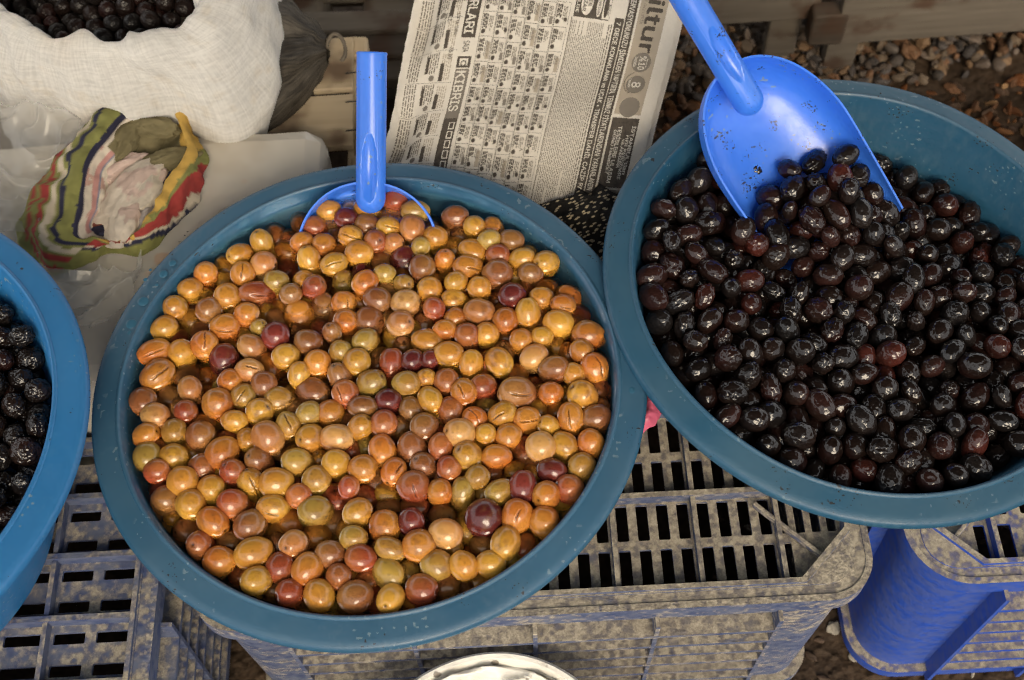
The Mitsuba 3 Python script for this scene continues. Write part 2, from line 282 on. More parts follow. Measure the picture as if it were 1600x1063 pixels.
# ------------------------------------------------------------------ plastic crates
def rrect(x0, x1, y0, y1, r, n=10):
    pts = []
    for cx, cy, a0 in ((x1-r, y1-r, 0), (x0+r, y1-r, 90), (x0+r, y0+r, 180), (x1-r, y0+r, 270)):
        for a in np.linspace(a0, a0+90, n): pts.append((cx+r*math.cos(math.radians(a)), cy+r*math.sin(math.radians(a))))
    return np.array(pts)
def octag(x0, x1, y0, y1, c):
    return np.array([(x1, y0+c), (x1, y1-c), (x1-c, y1), (x0+c, y1), (x0, y1-c), (x0, y0+c), (x0+c, y0), (x1-c, y0)])
def ext(pts, z0, z1): return m3.Manifold.extrude(m3.CrossSection([pts]), z1-z0).translate([0, 0, z0])
def fine(man_, L=.014):
    t = tm(man_)
    return t
def crate(label, mat, x0, x1, y0, y1, zt, zb, xs, ys, sx, sy, slot, inset=.012, corner=.042, skin=4):
    """xs, ys: the ribs' places; sx, sy: slots per cell; slot: fraction of the cell that a slot takes along x and y"""
    k = thing('plastic_crate', label, 'crate', 'blue plastic crates that carry the basins')
    lip = .021
    rim = ext(rrect(x0, x1, y0, y1, corner), zt-.024, zt) - ext(octag(x0+lip, x1-lip, y0+lip, y1-lip, .045), zt-.05, zt+.05)
    rim = rim - (ext(rrect(x0+.006, x1-.006, y0+.006, y1-.006, corner-.006), zt-.004, zt+.05) - ext(rrect(x0+lip-.006, x1-lip+.006, y0+lip-.006, y1-lip+.006, .03), zt-.1, zt+.1)).translate([0, 0, .0025])
    rim = rim + (ext(octag(x0+lip-.0045, x1-lip+.0045, y0+lip-.0045, y1-lip+.0045, .046), zt-.006, zt+.0042) - ext(octag(x0+lip, x1-lip, y0+lip, y1-lip, .045), zt-.05, zt+.05))
    add('rim', tm(rim), mat, 30, k)
    zf = zt-.013
    plate = ext(octag(x0+lip-.004, x1-lip+.004, y0+lip-.004, y1-lip+.004, .046), zf-.0035, zf)
    cuts = []
    for i in range(len(xs)-1):
        for j in range(len(ys)-1):
            cx, cy = xs[i+1]-xs[i], ys[j+1]-ys[j]
            for a in range(sx):
                for b in range(sy):
                    mx, my = xs[i]+cx*(a+.5)/sx, ys[j]+cy*(b+.5)/sy; hx, hy = cx/sx*slot[0]/2, cy/sy*slot[1]/2
                    if min(mx-hx-x0, x1-mx-hx, my-hy-y0, y1-my-hy) < lip+.001: continue
                    dx, dy = min(mx-x0, x1-mx)-lip, min(my-y0, y1-my)-lip
                    if dx+dy < .062: continue
                    q = rrect(mx-hx, mx+hx, my-hy, my+hy, min(hx, hy)*.25, 3); cuts.append(ext(q, zf-.02, zf+.02))
    if cuts: plate = plate - m3.Manifold.batch_boolean(cuts, m3.OpType.Add)
    add('floor_grid', tm(plate), mat, 30, k)
    inner = ext(octag(x0+lip, x1-lip, y0+lip, y1-lip, .045), zf-.05, zt+.05)
    for x in xs[1:-1]: add('rib', tm(mbox(x-.0022, x+.0022, y0, y1, zf-.006, zt-.0015) ^ inner), mat, False, k)
    for y in ys[1:-1]: add('rib', tm(mbox(x0, x1, y-.0026, y+.0026, zf-.007, zt+.0006) ^ inner), mat, False, k)
    for (cx, cy, sgx, sgy) in ((x0+lip, y0+lip, 1, 1), (x1-lip, y0+lip, -1, 1), (x0+lip, y1-lip, 1, -1), (x1-lip, y1-lip, -1, -1)):
        L = .075; b = rbox(L, .004, .008, .001); b.apply_transform(rot([0, 0, 1], math.degrees(math.atan2(sgy, sgx)))); b.apply_translation([cx+sgx*(.022+L*.36), cy+sgy*(.022+L*.36), zt-.0072]); add('corner_rib', b, mat, False, k)
    # walls that lean inwards, with horizontal and vertical ribs outside
    t0 = .007
    outer = m3.Manifold.batch_hull([ext(rrect(x0+t0, x1-t0, y0+t0, y1-t0, corner), zt-.021, zt-.020), ext(rrect(x0+t0+inset, x1-t0-inset, y0+t0+inset, y1-t0-inset, corner*.8), zb, zb+.001)])
    inn = m3.Manifold.batch_hull([ext(rrect(x0+t0+.004, x1-t0-.004, y0+t0+.004, y1-t0-.004, corner), zt-.021, zt-.0201+.01), ext(rrect(x0+t0+inset+.004, x1-t0-inset-.004, y0+t0+inset+.004, y1-t0-inset-.004, corner*.8), zb-.02, zb-.019)])
    wall = outer - inn
    hs = np.arange(zt-.050, zb+.02, -.034); cut = []
    for h in hs[3:-1:2]:
        for x in np.arange(x0+.11, x1-.10, .030): cut.append(mbox(x, x+.018, y0-.1, y1+.1, h-.017, h-.010))
        for y in np.arange(y0+.11, y1-.10, .030): cut.append(mbox(x0-.1, x1+.1, y, y+.018, h-.016, h-.008))
    wall = wall - m3.Manifold.batch_boolean(cut, m3.OpType.Add)
    add('wall', tm(wall), mat, 30, k)
    grown = m3.Manifold.batch_hull([ext(rrect(x0+t0-.017, x1-t0+.017, y0+t0-.017, y1-t0+.017, corner), zt-.021, zt-.020), ext(rrect(x0+t0+inset-.017, x1-t0-inset+.017, y0+t0+inset-.017, y1-t0-inset+.017, corner*.8), zb, zb+.001)]) - outer
    mid = mbox(x0+.085, x1-.085, y0-.1, y1+.1, zb, zt) + mbox(x0-.1, x1+.1, y0+.085, y1-.085, zb, zt)
    for h in hs: add('side_rib', tm(grown ^ mbox(x0-1, x1+1, y0-1, y1+1, h-.005, h+.001) ^ mid), mat, False, k)
    vb = []
    for x in list(np.arange(x0+.085, x1-.08, (x1-x0-.17)/4)): vb.append(mbox(x-.002, x+.002, y0-.1, y1+.1, zb, zt-.02))
    for y in list(np.arange(y0+.085, y1-.08, (y1-y0-.17)/3)): vb.append(mbox(x0-.1, x1+.1, y-.002, y+.002, zb, zt-.02))
    add('upright_rib', tm(grown ^ m3.Manifold.batch_boolean(vb, m3.OpType.Add)), mat, False, k)
    for x, y, ax in ((x1, y0, 1), (x0, y0, -1)):                      # the folds beside the corner post
        pass
    add('foot_rim', tm((ext(rrect(x0+t0+inset-.009, x1-t0-inset+.009, y0+t0+inset-.009, y1-t0-inset+.009, corner*.9), zb-.004, zb+.012)) - ext(rrect(x0+t0+inset+.004, x1-t0-inset-.004, y0+t0+inset+.004, y1-t0-inset-.004, corner*.7), zb-.1, zb+.1)), mat, 30, k)
    return k
ZT = -.15
xa = [-.173+.021] + [.203-.075*k for k in range(4, 0, -1)] + [.203, .278, .352] + [.430-.021]
crate('muddy blue grey plastic crate with long slots in front under the middle basin', 'm_crate_front', -.175, .430, -.161, .239, ZT, GZ+.004, xa, [-.140, -.053, .034, .121, .218], 4, 2, (.56, .80))
yl = [-.245+.058*k-.012 for k in range(0, 8)]
crate('scuffed blue plastic crate with short crosswise slots at the lower left corner', 'm_crate_left', -.585, -.205, -.36, .20, ZT, GZ+.004, [-.564, -.482, -.392, -.302, -.226], [-.339]+[-.315, -.257, -.199, -.141, -.083, -.025, .033, .091, .149]+[.179], 2, 2, (.74, .36), inset=.006)
crate('vivid blue plastic crate at the lower right corner with its lip crusted in mud', 'm_crate_right', .463, 1.02, -.152, .25, ZT-.003, GZ+.004, [.484, .545, .62, .695, .77, .845, .92, .999], [-.131, -.045, .04, .125, .229], 3, 2, (.5, .78), inset=.006, corner=.055)

# ------------------------------------------------------------------ basins
def basin_profile(R, h, rin, rb, drop=.010):
    """a rim sloping slightly outward with a rolled edge; outside from the foot up, over the rim and down inside"""
    o = [(.0, -h), (rb*.5, -h), (rb-.012, -h), (rb-.003, -h+.003), (rb, -h+.010)]
    for t in np.linspace(.1, 1, 9): o.append((rb+(rin+.0025-rb)*t**.9, -h+.010+(h-.012)*t))
    o += [(rin+.008, -.0038), (R-.006, -.0062), (R-.0035, -.0085), (R-.0030, -drop), (R-.0012, -drop-.0008), (R, -drop+.001), (R+.0004, -.0055), (R-.0004, -.0030), (R-.0022, -.0012), (R-.0055, -.0002)]
    for t in np.linspace(.1, 1, 6): o.append((R-.0055+(rin+.003-R+.0055)*t, .0026*t))
    o += [(rin+.0030, .0030), (rin+.0020, .0042), (rin+.0006, .0046), (rin-.0008, .0038), (rin-.0016, .0018), (rin-.0022, -.002)]
    for t in np.linspace(.1, 1, 9): o.append((rin-.0022+(rb-.004-rin+.0022)*t**1.1, -.002+(-h+.014+.002)*t))
    o += [(rb-.010, -h+.005), (rb*.5, -h+.003), (0.0, -h+.003)]
    return o
def basin(label, mat, M, R, h, rin, rb):
    b = lathe(basin_profile(R, h, rin, rb), 200)
    b.vertices[:, 2] += (.0016*np.sin(3*np.arctan2(b.vertices[:, 1], b.vertices[:, 0])+R*40) + .0007*np.sin(7*np.arctan2(b.vertices[:, 1], b.vertices[:, 0])))*np.clip((b.vertices[:, 2]+.05)/.05, 0, 1)
    b.vertices *= (1 + .004*np.sin(2*np.arctan2(b.vertices[:, 1], b.vertices[:, 0])+1))[:, None]**np.array([1, 1, 0])
    b.apply_transform(M)
    return add('basin', b, mat, 40, None, label, 'basin', None)
MM = np.eye(4)
basin('dusty teal plastic basin in the middle full of brown olives in brine', 'm_basin_mid', MM, .2305, .146, .2065, .165)
MR = np.eye(4); MR[:3, 3] = (.4319, .0777, -.006); MR = MR @ rot([0, 1, 0], 4.9) @ rot([1, 0, 0], .8)
basin('dusty teal plastic basin at the right heaped with black olives', 'm_basin_right', MR, .2295, .130, .2055, .165)
ML = np.eye(4); ML[:3, 3] = (-.4549, -.0569, .053); ML = ML @ rot([1, 0, 0], -1.3)
basin('bright blue plastic basin cut off by the left edge holding wrinkled black olives', 'm_basin_left', ML, .2400, .195, .2150, .156)

def clear_of_basins(mesh):
    """drops the faces of a sheet that would lie inside a basin"""
    bad = np.zeros(len(mesh.vertices), bool)
    for M, rin, rb, h in ((MM, .2065, .165, .146), (MR, .2055, .165, .130), (ML, .2150, .156, .195)):
        q = (np.linalg.inv(M) @ np.hstack([mesh.vertices, np.ones((len(mesh.vertices), 1))]).T).T
        bad |= (np.hypot(q[:, 0], q[:, 1]) < rin-.001+(rin-rb)/h*np.minimum(q[:, 2], 0)) & (q[:, 2] > -h) & (q[:, 2] < .0)
    mesh.update_faces(~bad[mesh.faces].any(1)); mesh.remove_unreferenced_vertices(); return mesh
# ------------------------------------------------------------------ scoops
def scoop(label, mat, B, M_, nhint, L, Wd, D, handle_to, hr, neck=.10, fpos=.30):
    k = thing('scoop', label, 'scoop')
    a = unit(np.subtract(M_, B)); side = unit(np.cross(nhint, a)); nn = np.cross(a, side)
    nS, nU = 64, 49
    s = (np.linspace(0, 1, nS)**1.5)[:, None]; ph = np.linspace(-np.pi/2, np.pi/2, nU)[None]
    q = np.clip(s/.50, 0, 1); w = Wd*(1-(1-q)**2.3)**(1/2.1)*(1-.05*np.clip(s-.5, 0, 1)); dep = D*(1-(1-np.clip(s/.34, 0, 1))**2.4)**.5
    zr = -.55*D*np.clip((s-.42)/.58, 0, 1)**1.25
    y = w*np.sign(np.sin(ph))*np.abs(np.sin(ph))**.82; z = zr - (zr+dep)*np.abs(np.cos(ph))**.62
    # the mouth's lip reaches further along the floor
    x = L*(s*(1+.06*np.abs(np.cos(ph))*s))
    v = np.stack([x+0*ph, y+0*s, z+0*x], -1)
    Fm = frame(a, side, nn, B)
    sheet = solid(v[:, ::-1], -.0019)
    sheet = placed(sheet, Fm)
    add('bowl', sheet, mat, 40, k)
    # handle: a tube with a thumb facet, ending in a rounded tongue inside the bowl
    h0 = (Fm @ np.array([L*neck, 0, -D*.10, 1]))[:3]; ax = np.subtract(handle_to, h0); HL = np.linalg.norm(ax); ax = ax/HL
    up2 = unit(nn - ax*np.dot(nn, ax)); sd = np.cross(up2, ax)
    cyl = m3.Manifold.cylinder(HL, hr*1.0, hr, 48) + m3.Manifold.sphere(hr, 32).translate([0, 0, 0])
    bite = m3.Manifold.sphere(1, 96).scale([hr*2.4, .16, HL*.85]).translate([0, .16+hr*.46, HL*fpos])
    cyl = cyl - bite
    hm = placed(tm(cyl), frame(sd, up2, ax, h0))
    add('handle', hm, mat, 35, k)
    add('end_rim', placed(trimesh.creation.torus(hr-.0012, .0016, major_sections=48, minor_sections=10), frame(sd, up2, ax, h0+ax*HL)), mat, True, k)
    return k, Fm, sheet
B1 = at(579, 284, .022); M1 = at(572, 480, -.045)
H1 = at_y(581, 84, B1[1]+.085)
sc1, F1, bowl1 = scoop('blue plastic scoop standing in the brine of the middle basin, handle upright', 'm_scoop', B1, M1, [0, -.35, 1], .150, .066, .050, H1, .0134, .10, .22)
B2 = at(1134, 106, .084); M2 = at(1326, 364, -.016)
H2 = at(1062, -22, .150)
L2 = np.linalg.norm(M2-B2)*1.12
sc2, F2, bowl2 = scoop('blue plastic scoop lying on the black olives of the right basin, mouth full of olives', 'm_scoop_dirty', B2, M2, [-.10, -.32, 1], L2, .066, .048, H2, .0138, .17, .42)

# ------------------------------------------------------------------ olives
VIEW = lambda p: unit(C-np.asarray(p))
CODE = {'g': ((.47, .245, .036), (.42, .18, .028)), 'o': ((.44, .180, .030), (.38, .115, .020)), 'b': ((.26, .118, .034), (.20, .070, .024)), 'r': ((.33, .110, .032), (.25, .050, .020)),
        'p': ((.16, .028, .020), (.085, .014, .013)), 'v': ((.34, .215, .045), (.31, .155, .030)), 't': ((.46, .245, .078), (.38, .150, .046))}
NAMEC = {'g': 'golden', 'o': 'orange brown', 'b': 'dull brown', 'r': 'reddish', 'p': 'dark purple', 'v': 'greenish', 't': 'pinkish tan'}
def olive_mesh(P, ang, a, b, code, slit, r, sub=3, stem=True):
    base = ICO[4 if slit else sub]; u = np.array(base.vertices); v = u.copy()
    v[:, 1:] *= (1 + .07*u[:, :1]*r.uniform(-1, 1))
    off = r.uniform(0, 90, 3)
    v *= (1 + .075*(meshkit.noise(u*1.7+off)-.5) + .022*(meshkit.noise(u*4.5+off)-.5))[:, None]
    c0, c1 = (np.array(x) for x in CODE[code]); f = r.uniform(.82, 1.15); d = unit(r.normal(size=3))
    blush = np.clip(.5+.75*(u @ d) + .5*(meshkit.fbm(u*2.2+off, 3)-.5), 0, 1)[:, None]
    col = (c0*(1-blush)+c1*blush)*f*(.86+.28*meshkit.fbm(u*5+off, 3))[:, None]
    fr = meshkit.noise(u*16+off); col *= np.where(fr > .86, .72, 1.0)[:, None]
    br = np.clip((meshkit.fbm(u*2.6+off+31, 3)-.57)/.10, 0, 1)[:, None]*r.uniform(0, .55); col = col*(1-br) + np.array((.15, .062, .026))*br
    if stem:                                                        # stem scar at one end
        e = np.linalg.norm(u-[1, 0, 0], axis=1); k = np.exp(-(e/.17)**2); v[:, 0] -= .13*k; col *= (1-.85*np.exp(-(e/.11)**2)-.25*np.exp(-(e/.26)**2))[:, None]
    if slit:
        h0, h1 = -r.uniform(.35, .85), r.uniform(.45, .88); dpt = r.uniform(.08, .19)
        wob = .06*np.sin(u[:, 0]*r.uniform(2, 4)+off[0]) + .07*(meshkit.noise(np.stack([u[:, 0]*7+off[1], 0*u[:, 0], 0*u[:, 0]], 1))-.5); w = r.uniform(.018, .040)+.035*meshkit.noise(u*6+off)
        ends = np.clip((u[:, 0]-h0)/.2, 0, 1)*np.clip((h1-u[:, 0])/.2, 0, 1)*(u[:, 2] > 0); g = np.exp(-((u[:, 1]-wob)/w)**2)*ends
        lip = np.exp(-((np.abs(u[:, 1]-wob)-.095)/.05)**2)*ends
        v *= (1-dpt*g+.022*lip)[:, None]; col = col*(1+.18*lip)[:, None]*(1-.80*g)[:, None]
    ez = VIEW(P) + r.normal(0, .22 if slit else .6, 3); ex = RT*math.cos(math.radians(ang)) - UP*math.sin(math.radians(ang)) + FW*r.normal(0, .9 if (not slit and r.random() < .45) else .2)
    ez = unit(ez); ex = unit(ex - ez*np.dot(ex, ez)); ey = np.cross(ez, ex)
    if r.random() < .5: ex, ey = -ex, -ey
    v = v*[a, b, b*r.uniform(.93, 1.03)]
    return trimesh.Trimesh(v @ np.stack([ex, ey, ez], 1).T + P, base.faces, process=False), np.clip(col, .002, .9)
RAW = {(200, 270, 4.254): """948,350,75,62,0,r,1;893,468,88,68,15,g,0;1040,505,70,55,0,o,1;1075,430,45,45,0,r,2;745,545,88,65,-10,g,0;612,590,68,62,0,g,1;518,670,70,70,0,o,0;405,772,75,70,-20,g,0;632,705,60,58,0,g,1;765,680,80,72,90,o,0,s;905,610,78,78,0,t,0;990,723,80,65,10,v,0;855,805,110,72,5,r,0,s;515,815,70,55,0,g,1;662,825,85,80,90,g,0;538,915,80,78,0,b,0;305,893,80,72,-20,g,0;415,965,70,70,0,g,1;790,945,75,75,0,o,0;920,915,55,55,0,g,1;645,1030,92,80,0,o,0,s;222,1030,82,72,-25,g,0;870,1030,60,50,-30,v,0;985,960,65,55,0,t,1;480,1045,75,60,0,b,1;530,750,50,40,0,r,2;420,870,50,45,0,r,2;650,945,50,45,0,o,2;870,705,60,50,0,r,2;1045,605,60,60,0,r,2;340,1055,55,50,0,r,2""",
(440, 270, 4.254): """110,300,68,58,90,r,1;40,430,55,50,0,r,1;315,255,75,62,-20,g,0;455,200,68,60,0,b,1;570,235,82,62,10,g,0,s;758,178,78,68,0,r,0;430,305,72,65,0,p,0;720,285,90,60,0,o,1;890,255,90,65,5,v,0;222,362,75,65,20,r,0;328,355,60,55,0,b,1;565,345,78,66,5,b,0;710,362,72,64,10,g,0,s;868,370,88,75,0,t,0;138,465,72,66,0,o,0;280,485,76,72,0,o,0;370,420,60,58,0,b,1;460,425,76,66,20,g,0,s;625,455,74,70,0,r,0;515,540,85,75,0,g,0;390,525,60,55,0,o,1;750,480,65,60,0,t,0;805,548,88,85,0,p,0;925,495,62,60,0,v,0;1025,435,78,75,0,g,0;187,590,98,70,0,g,0;355,620,85,66,-20,g,0,s;395,680,70,62,-20,v,0;520,655,85,80,90,p,0;660,590,65,60,0,t,1;555,730,85,76,-15,o,0;685,672,68,60,0,v,0;150,715,92,66,5,g,0;215,770,80,66,-30,r,0;395,775,70,60,0,b,1;65,820,68,65,0,b,0;265,848,82,80,0,b,0;105,915,95,85,0,o,0;415,875,78,75,90,o,0,s;515,845,60,55,0,o,1;635,850,88,76,20,b,0;705,770,65,55,0,t,1;810,742,72,60,0,v,0;800,665,60,55,0,o,1;935,635,85,80,0,b,0;825,865,90,78,-10,t,0;585,970,92,85,0,b,0;430,995,82,78,0,o,0;260,960,75,60,0,b,1;260,1025,60,55,0,r,1;790,1005,88,80,-15,t,0;985,780,80,78,0,g,0;1000,715,80,60,0,g,1;1025,905,72,68,0,r,0;945,985,60,58,0,b,1;1085,580,68,62,90,o,0;125,1030,80,60,0,b,1;705,970,60,55,0,b,1""",
(680, 290, 4.253): """135,210,85,70,0,b,0;268,275,73,66,0,g,0;395,240,72,70,90,o,0;155,320,60,55,0,b,1;355,370,75,66,0,v,0;130,400,70,60,0,g,1;250,430,92,72,30,g,0;507,368,82,70,10,b,0;540,310,60,55,0,r,1;665,378,78,68,20,g,0;415,465,78,68,0,r,0;580,482,88,66,-5,g,0;755,500,88,72,0,g,0;220,543,95,74,10,o,0,s;410,585,98,82,10,b,0;530,590,55,50,0,g,1;635,585,80,66,5,b,0;875,590,75,75,0,r,1;955,695,85,80,20,o,0;510,735,85,80,0,p,0;590,690,65,60,0,r,1;755,672,88,66,0,o,1;705,750,80,70,0,g,0;855,790,80,64,15,o,0,s;1015,835,75,68,0,r,1;292,685,75,72,90,g,0;140,650,78,64,0,g,0;130,740,90,72,10,g,0;275,745,60,55,0,g,1;10,820,65,65,0,r,0;125,885,75,72,0,o,0;293,840,98,78,5,t,0;467,900,85,78,90,o,0;615,850,95,78,80,g,0;820,915,98,85,20,g,0;930,935,70,62,90,r,1;1055,985,100,88,0,o,0;210,1000,80,78,0,r,0;345,990,75,75,0,g,0;60,965,75,64,0,o,0;410,735,55,50,0,r,2;430,830,50,50,0,o,1""",
(200, 500, 4.254): """325,115,62,55,0,r,1;178,215,102,74,-20,o,0,s;355,222,82,82,0,g,0;515,172,85,80,90,o,0,s;628,250,97,90,90,p,0;770,95,55,50,0,g,1;820,180,90,74,-10,t,0;980,105,85,85,0,p,0;1050,245,85,78,0,g,0;200,365,108,86,-35,o,0,s;390,370,90,75,0,b,1;415,460,78,70,80,t,0;520,355,60,58,0,o,2;615,370,60,55,0,o,2;680,408,78,72,0,o,0;810,342,88,74,10,t,0,s;905,430,82,80,90,b,0;275,512,82,78,90,b,1;105,540,85,82,90,b,0;385,610,70,68,0,r,0;520,490,75,70,90,o,2;598,560,95,92,90,o,0;770,508,76,76,120,v,0,s;1000,535,100,85,5,v,0;183,640,90,78,5,t,0;880,610,95,80,0,g,0;500,675,75,60,0,o,1;710,675,82,68,-5,g,0;1060,700,85,75,70,v,0,s;120,765,85,72,0,o,0;310,745,82,78,90,v,0;482,775,90,88,90,b,0;800,780,85,65,75,g,0;660,800,80,70,0,r,1;925,790,105,92,50,t,0;620,890,108,88,-45,o,0;125,910,92,82,90,v,0;300,915,90,82,0,g,0;415,850,65,60,90,g,1;495,965,85,82,0,r,0;870,920,95,76,10,b,0;200,1030,80,70,0,r,0;365,1030,85,74,0,g,0;700,1010,80,75,0,r,0;990,850,50,50,0,b,1""",
(440, 500, 4.254): """178,148,88,76,10,b,0;340,90,80,56,80,b,0;560,140,100,74,-30,v,0;395,212,76,72,90,v,0;500,280,84,84,0,g,0;655,250,85,66,-60,b,1;795,165,75,58,0,b,1;238,295,88,82,90,o,0;120,375,85,64,70,g,0;735,285,95,82,-60,r,0;868,275,78,70,90,p,0;985,265,62,56,90,p,0;390,375,95,76,10,b,0;200,462,110,88,10,b,0;595,425,100,85,-10,v,0;830,425,88,76,0,v,0;960,390,62,60,0,g,0;425,490,85,80,60,r,0,s;980,130,105,80,10,g,0;190,625,85,72,0,v,0;315,612,88,82,0,o,0;540,580,95,68,0,b,0;710,540,85,76,0,p,0;868,582,80,80,0,b,0;980,535,95,72,75,g,0;520,715,88,74,-70,g,0;678,690,85,82,0,r,0;785,700,80,70,90,b,1;945,720,88,85,0,b,0;190,790,95,88,0,g,0;365,785,108,82,5,t,0;465,865,60,60,0,r,1;570,835,65,62,-40,v,1;670,870,102,85,70,o,0;865,840,106,95,80,b,0;1060,840,88,75,90,r,0;105,945,100,85,-20,v,0;255,920,60,55,90,g,1;365,955,90,82,10,g,0;540,990,90,85,0,o,0;800,920,70,62,90,b,1;940,970,85,80,0,b,0;745,1010,92,74,-55,o,0,s;1080,990,60,55,0,r,0;415,595,45,40,0,v,2""",
(680, 520, 4.253): """90,145,95,80,80,g,0;238,210,88,74,5,g,0;422,192,102,85,10,g,0;460,130,80,66,0,b,1;572,55,75,75,0,o,0;710,30,70,62,0,g,0;810,80,60,55,0,g,1;657,165,95,78,-25,t,0;790,242,98,80,-20,b,0;970,125,75,72,90,o,0;880,130,70,58,90,o,1;1125,195,90,70,90,o,1;1055,235,98,85,80,o,0,s;925,275,70,68,0,g,0;1130,365,75,75,0,r,1;75,325,82,78,90,r,0;190,405,85,80,60,o,0,s;318,355,92,78,10,r,0;540,270,75,68,0,o,1;660,335,60,60,0,r,2;545,400,118,95,5,b,0,s;770,403,76,70,0,o,0;980,420,98,88,30,g,0;870,400,65,55,90,g,2;110,495,90,88,0,r,0;250,575,82,80,60,o,0,s;340,490,70,58,0,v,1;445,550,95,78,-30,g,0,s;680,500,65,65,0,g,1;610,580,88,80,0,o,0,s;800,510,65,58,-30,o,1;900,570,98,80,80,o,0,s;1085,570,100,82,10,b,0;1120,480,55,50,0,r,1;165,668,100,90,10,t,0;335,675,65,65,0,g,0;485,692,86,80,0,o,0;755,620,78,64,10,g,0;855,755,105,85,70,g,0;705,760,95,92,0,t,0;590,770,100,76,70,r,1;1050,740,88,82,90,o,0;220,820,98,90,30,g,0;408,825,95,76,5,o,0;75,905,75,75,0,r,0;980,890,88,82,0,v,0;775,920,95,76,10,p,0;530,910,75,62,0,g,1;640,930,60,55,0,o,1;290,985,78,72,0,v,0;375,910,70,56,0,r,1""",
(220, 730, 4.429): """118,75,85,80,0,r,0;290,95,95,95,0,g,0;488,155,88,88,0,g,0;755,105,100,82,70,g,0,s;940,110,110,95,20,g,0;1100,205,82,78,-40,r,0;155,235,95,90,90,b,0;345,258,92,92,0,g,0;640,255,105,90,0,r,0;915,285,105,85,10,g,0,s;1205,295,118,98,0,v,0;500,380,105,90,0,o,0;760,400,115,98,0,b,0;320,430,88,76,0,b,1;1030,370,85,75,0,o,1;1215,470,90,80,0,o,1;415,540,102,85,5,r,0;615,520,85,80,0,b,1;785,595,125,94,5,g,0;1062,535,108,88,5,t,0;940,530,75,60,90,b,1;545,650,100,88,0,o,0;965,695,95,90,90,r,0;1152,705,108,95,90,o,0;1310,605,95,85,0,b,0;800,785,98,86,0,g,0;680,735,70,70,0,r,2;910,830,65,58,90,b,2;1035,870,92,85,0,r,0;1235,890,105,100,0,g,0;1375,755,100,82,0,r,0;215,345,60,50,0,g,2;1375,175,100,95,0,r,0;1215,90,90,90,0,v,0;480,280,50,45,0,o,2""",
(540, 730, 4.0): """425,130,92,90,70,r,0,s;255,160,75,62,0,g,1;130,180,75,68,0,r,1;590,155,80,75,0,o,0;735,145,95,72,85,v,0;845,95,70,65,90,v,0;962,155,90,70,85,v,0;1105,125,98,82,90,p,0;1255,175,82,80,0,o,0;1405,140,85,80,0,r,0;265,255,80,60,0,b,1;75,285,90,78,0,g,0;245,370,92,92,0,o,0;410,345,90,80,-50,p,0;600,305,88,74,0,b,1;860,320,112,105,10,p,0;1070,305,98,88,110,o,0,s;1240,340,88,85,0,o,0;625,420,98,88,0,t,0;745,385,80,60,80,g,1;50,445,80,70,0,v,0;460,495,95,92,0,o,0;1000,475,105,85,85,g,0;1120,480,75,58,90,r,1;850,490,75,70,0,b,1;95,570,90,78,0,r,0;280,520,90,64,0,v,0;570,615,98,92,0,v,0;740,615,88,80,90,g,0;905,605,90,76,0,g,0;270,645,108,84,5,v,0;400,650,75,60,90,v,1;475,765,95,88,10,r,0;635,735,75,75,0,b,1;135,710,75,65,90,r,1;60,810,102,92,5,b,0;282,820,108,78,0,g,0;15,670,60,50,90,o,1;680,500,55,50,90,g,1;425,230,90,60,0,r,1;5,140,70,60,90,r,0"""}
ZW = -.0085
rows = []
for (ox, oy, s), txt in RAW.items():
    for t in txt.split(';'):
        q = t.strip().split(','); x, y, a, b, g = (float(v) for v in q[:5])
        px, py = ox+x/s, oy+y/s; dep = int(q[6]); sc = np.linalg.norm(at(px, py, -.02)-C)/FPX
        a, b = a/s*sc*1.13, b/s*sc*1.13
        z = ZW - b*(.02 + .34*((px*7.3+py*3.1) % 1)) if dep == 0 else ZW - b*.98 - .0015 if dep == 1 else ZW - b*1.4 - .004
        rows.append([*at(px, py, z), a, b, g, q[5], dep, len(q) > 7])
PO = np.array([r[:3] for r in rows]); RA = np.array([(r[3]+2*r[4])/3 for r in rows])*.86; DEP = np.array([r[7] for r in rows])
zi = PO[:, 2].copy()
for it in range(70):
    pr = cKDTree(PO).query_pairs(.034, output_type='ndarray')
    d = PO[pr[:, 0]]-PO[pr[:, 1]]; L = np.linalg.norm(d, axis=1)+1e-9; pen = (RA[pr].sum(1)*np.where(DEP[pr].max(1) > 0, .76, .91)-L); k = pen > 0
    for (i, j), dd, l, p in zip(pr[k], d[k], L[k], pen[k]):
        lo, hi = (i, j) if (DEP[i], -PO[i, 2]) > (DEP[j], -PO[j, 2]) else (j, i)
        n_ = (PO[lo]-PO[hi])/l
        PO[lo, 2] -= p*(.45 if DEP[lo] else .34); PO[lo, :2] += n_[:2]*p*.16; PO[hi, :2] -= n_[:2]*p*.10
        if not DEP[hi] and not DEP[lo]: PO[hi, 2] += p*.06
    PO[:, 2] = np.where(DEP == 0, np.clip(PO[:, 2], ZW-.016, ZW+.003), PO[:, 2])
    rr = np.linalg.norm(PO[:, :2], axis=1); lim = .2045+PO[:, 2]*.24-RA
    f = np.minimum(1, lim/np.maximum(rr, 1e-9)); PO[:, :2] *= f[:, None]
def sector(x, y, R, dirs=('right', 'back right', 'back', 'back left', 'left', 'front left', 'front', 'front right')):
    r = math.hypot(x, y)/R
    if r < .28: return 'in the centre'
    d = dirs[int(((math.degrees(math.atan2(y, x))+22.5) % 360)//45)]
    return f'by the {d} rim' if r > .74 else f'near the {d} rim' if r > .52 else f'{d} of centre'
order = sorted(range(len(rows)), key=lambda i: (DEP[i], -RA[i]))
stuff_m, stuff_c = [], []
r1 = np.random.default_rng(11)
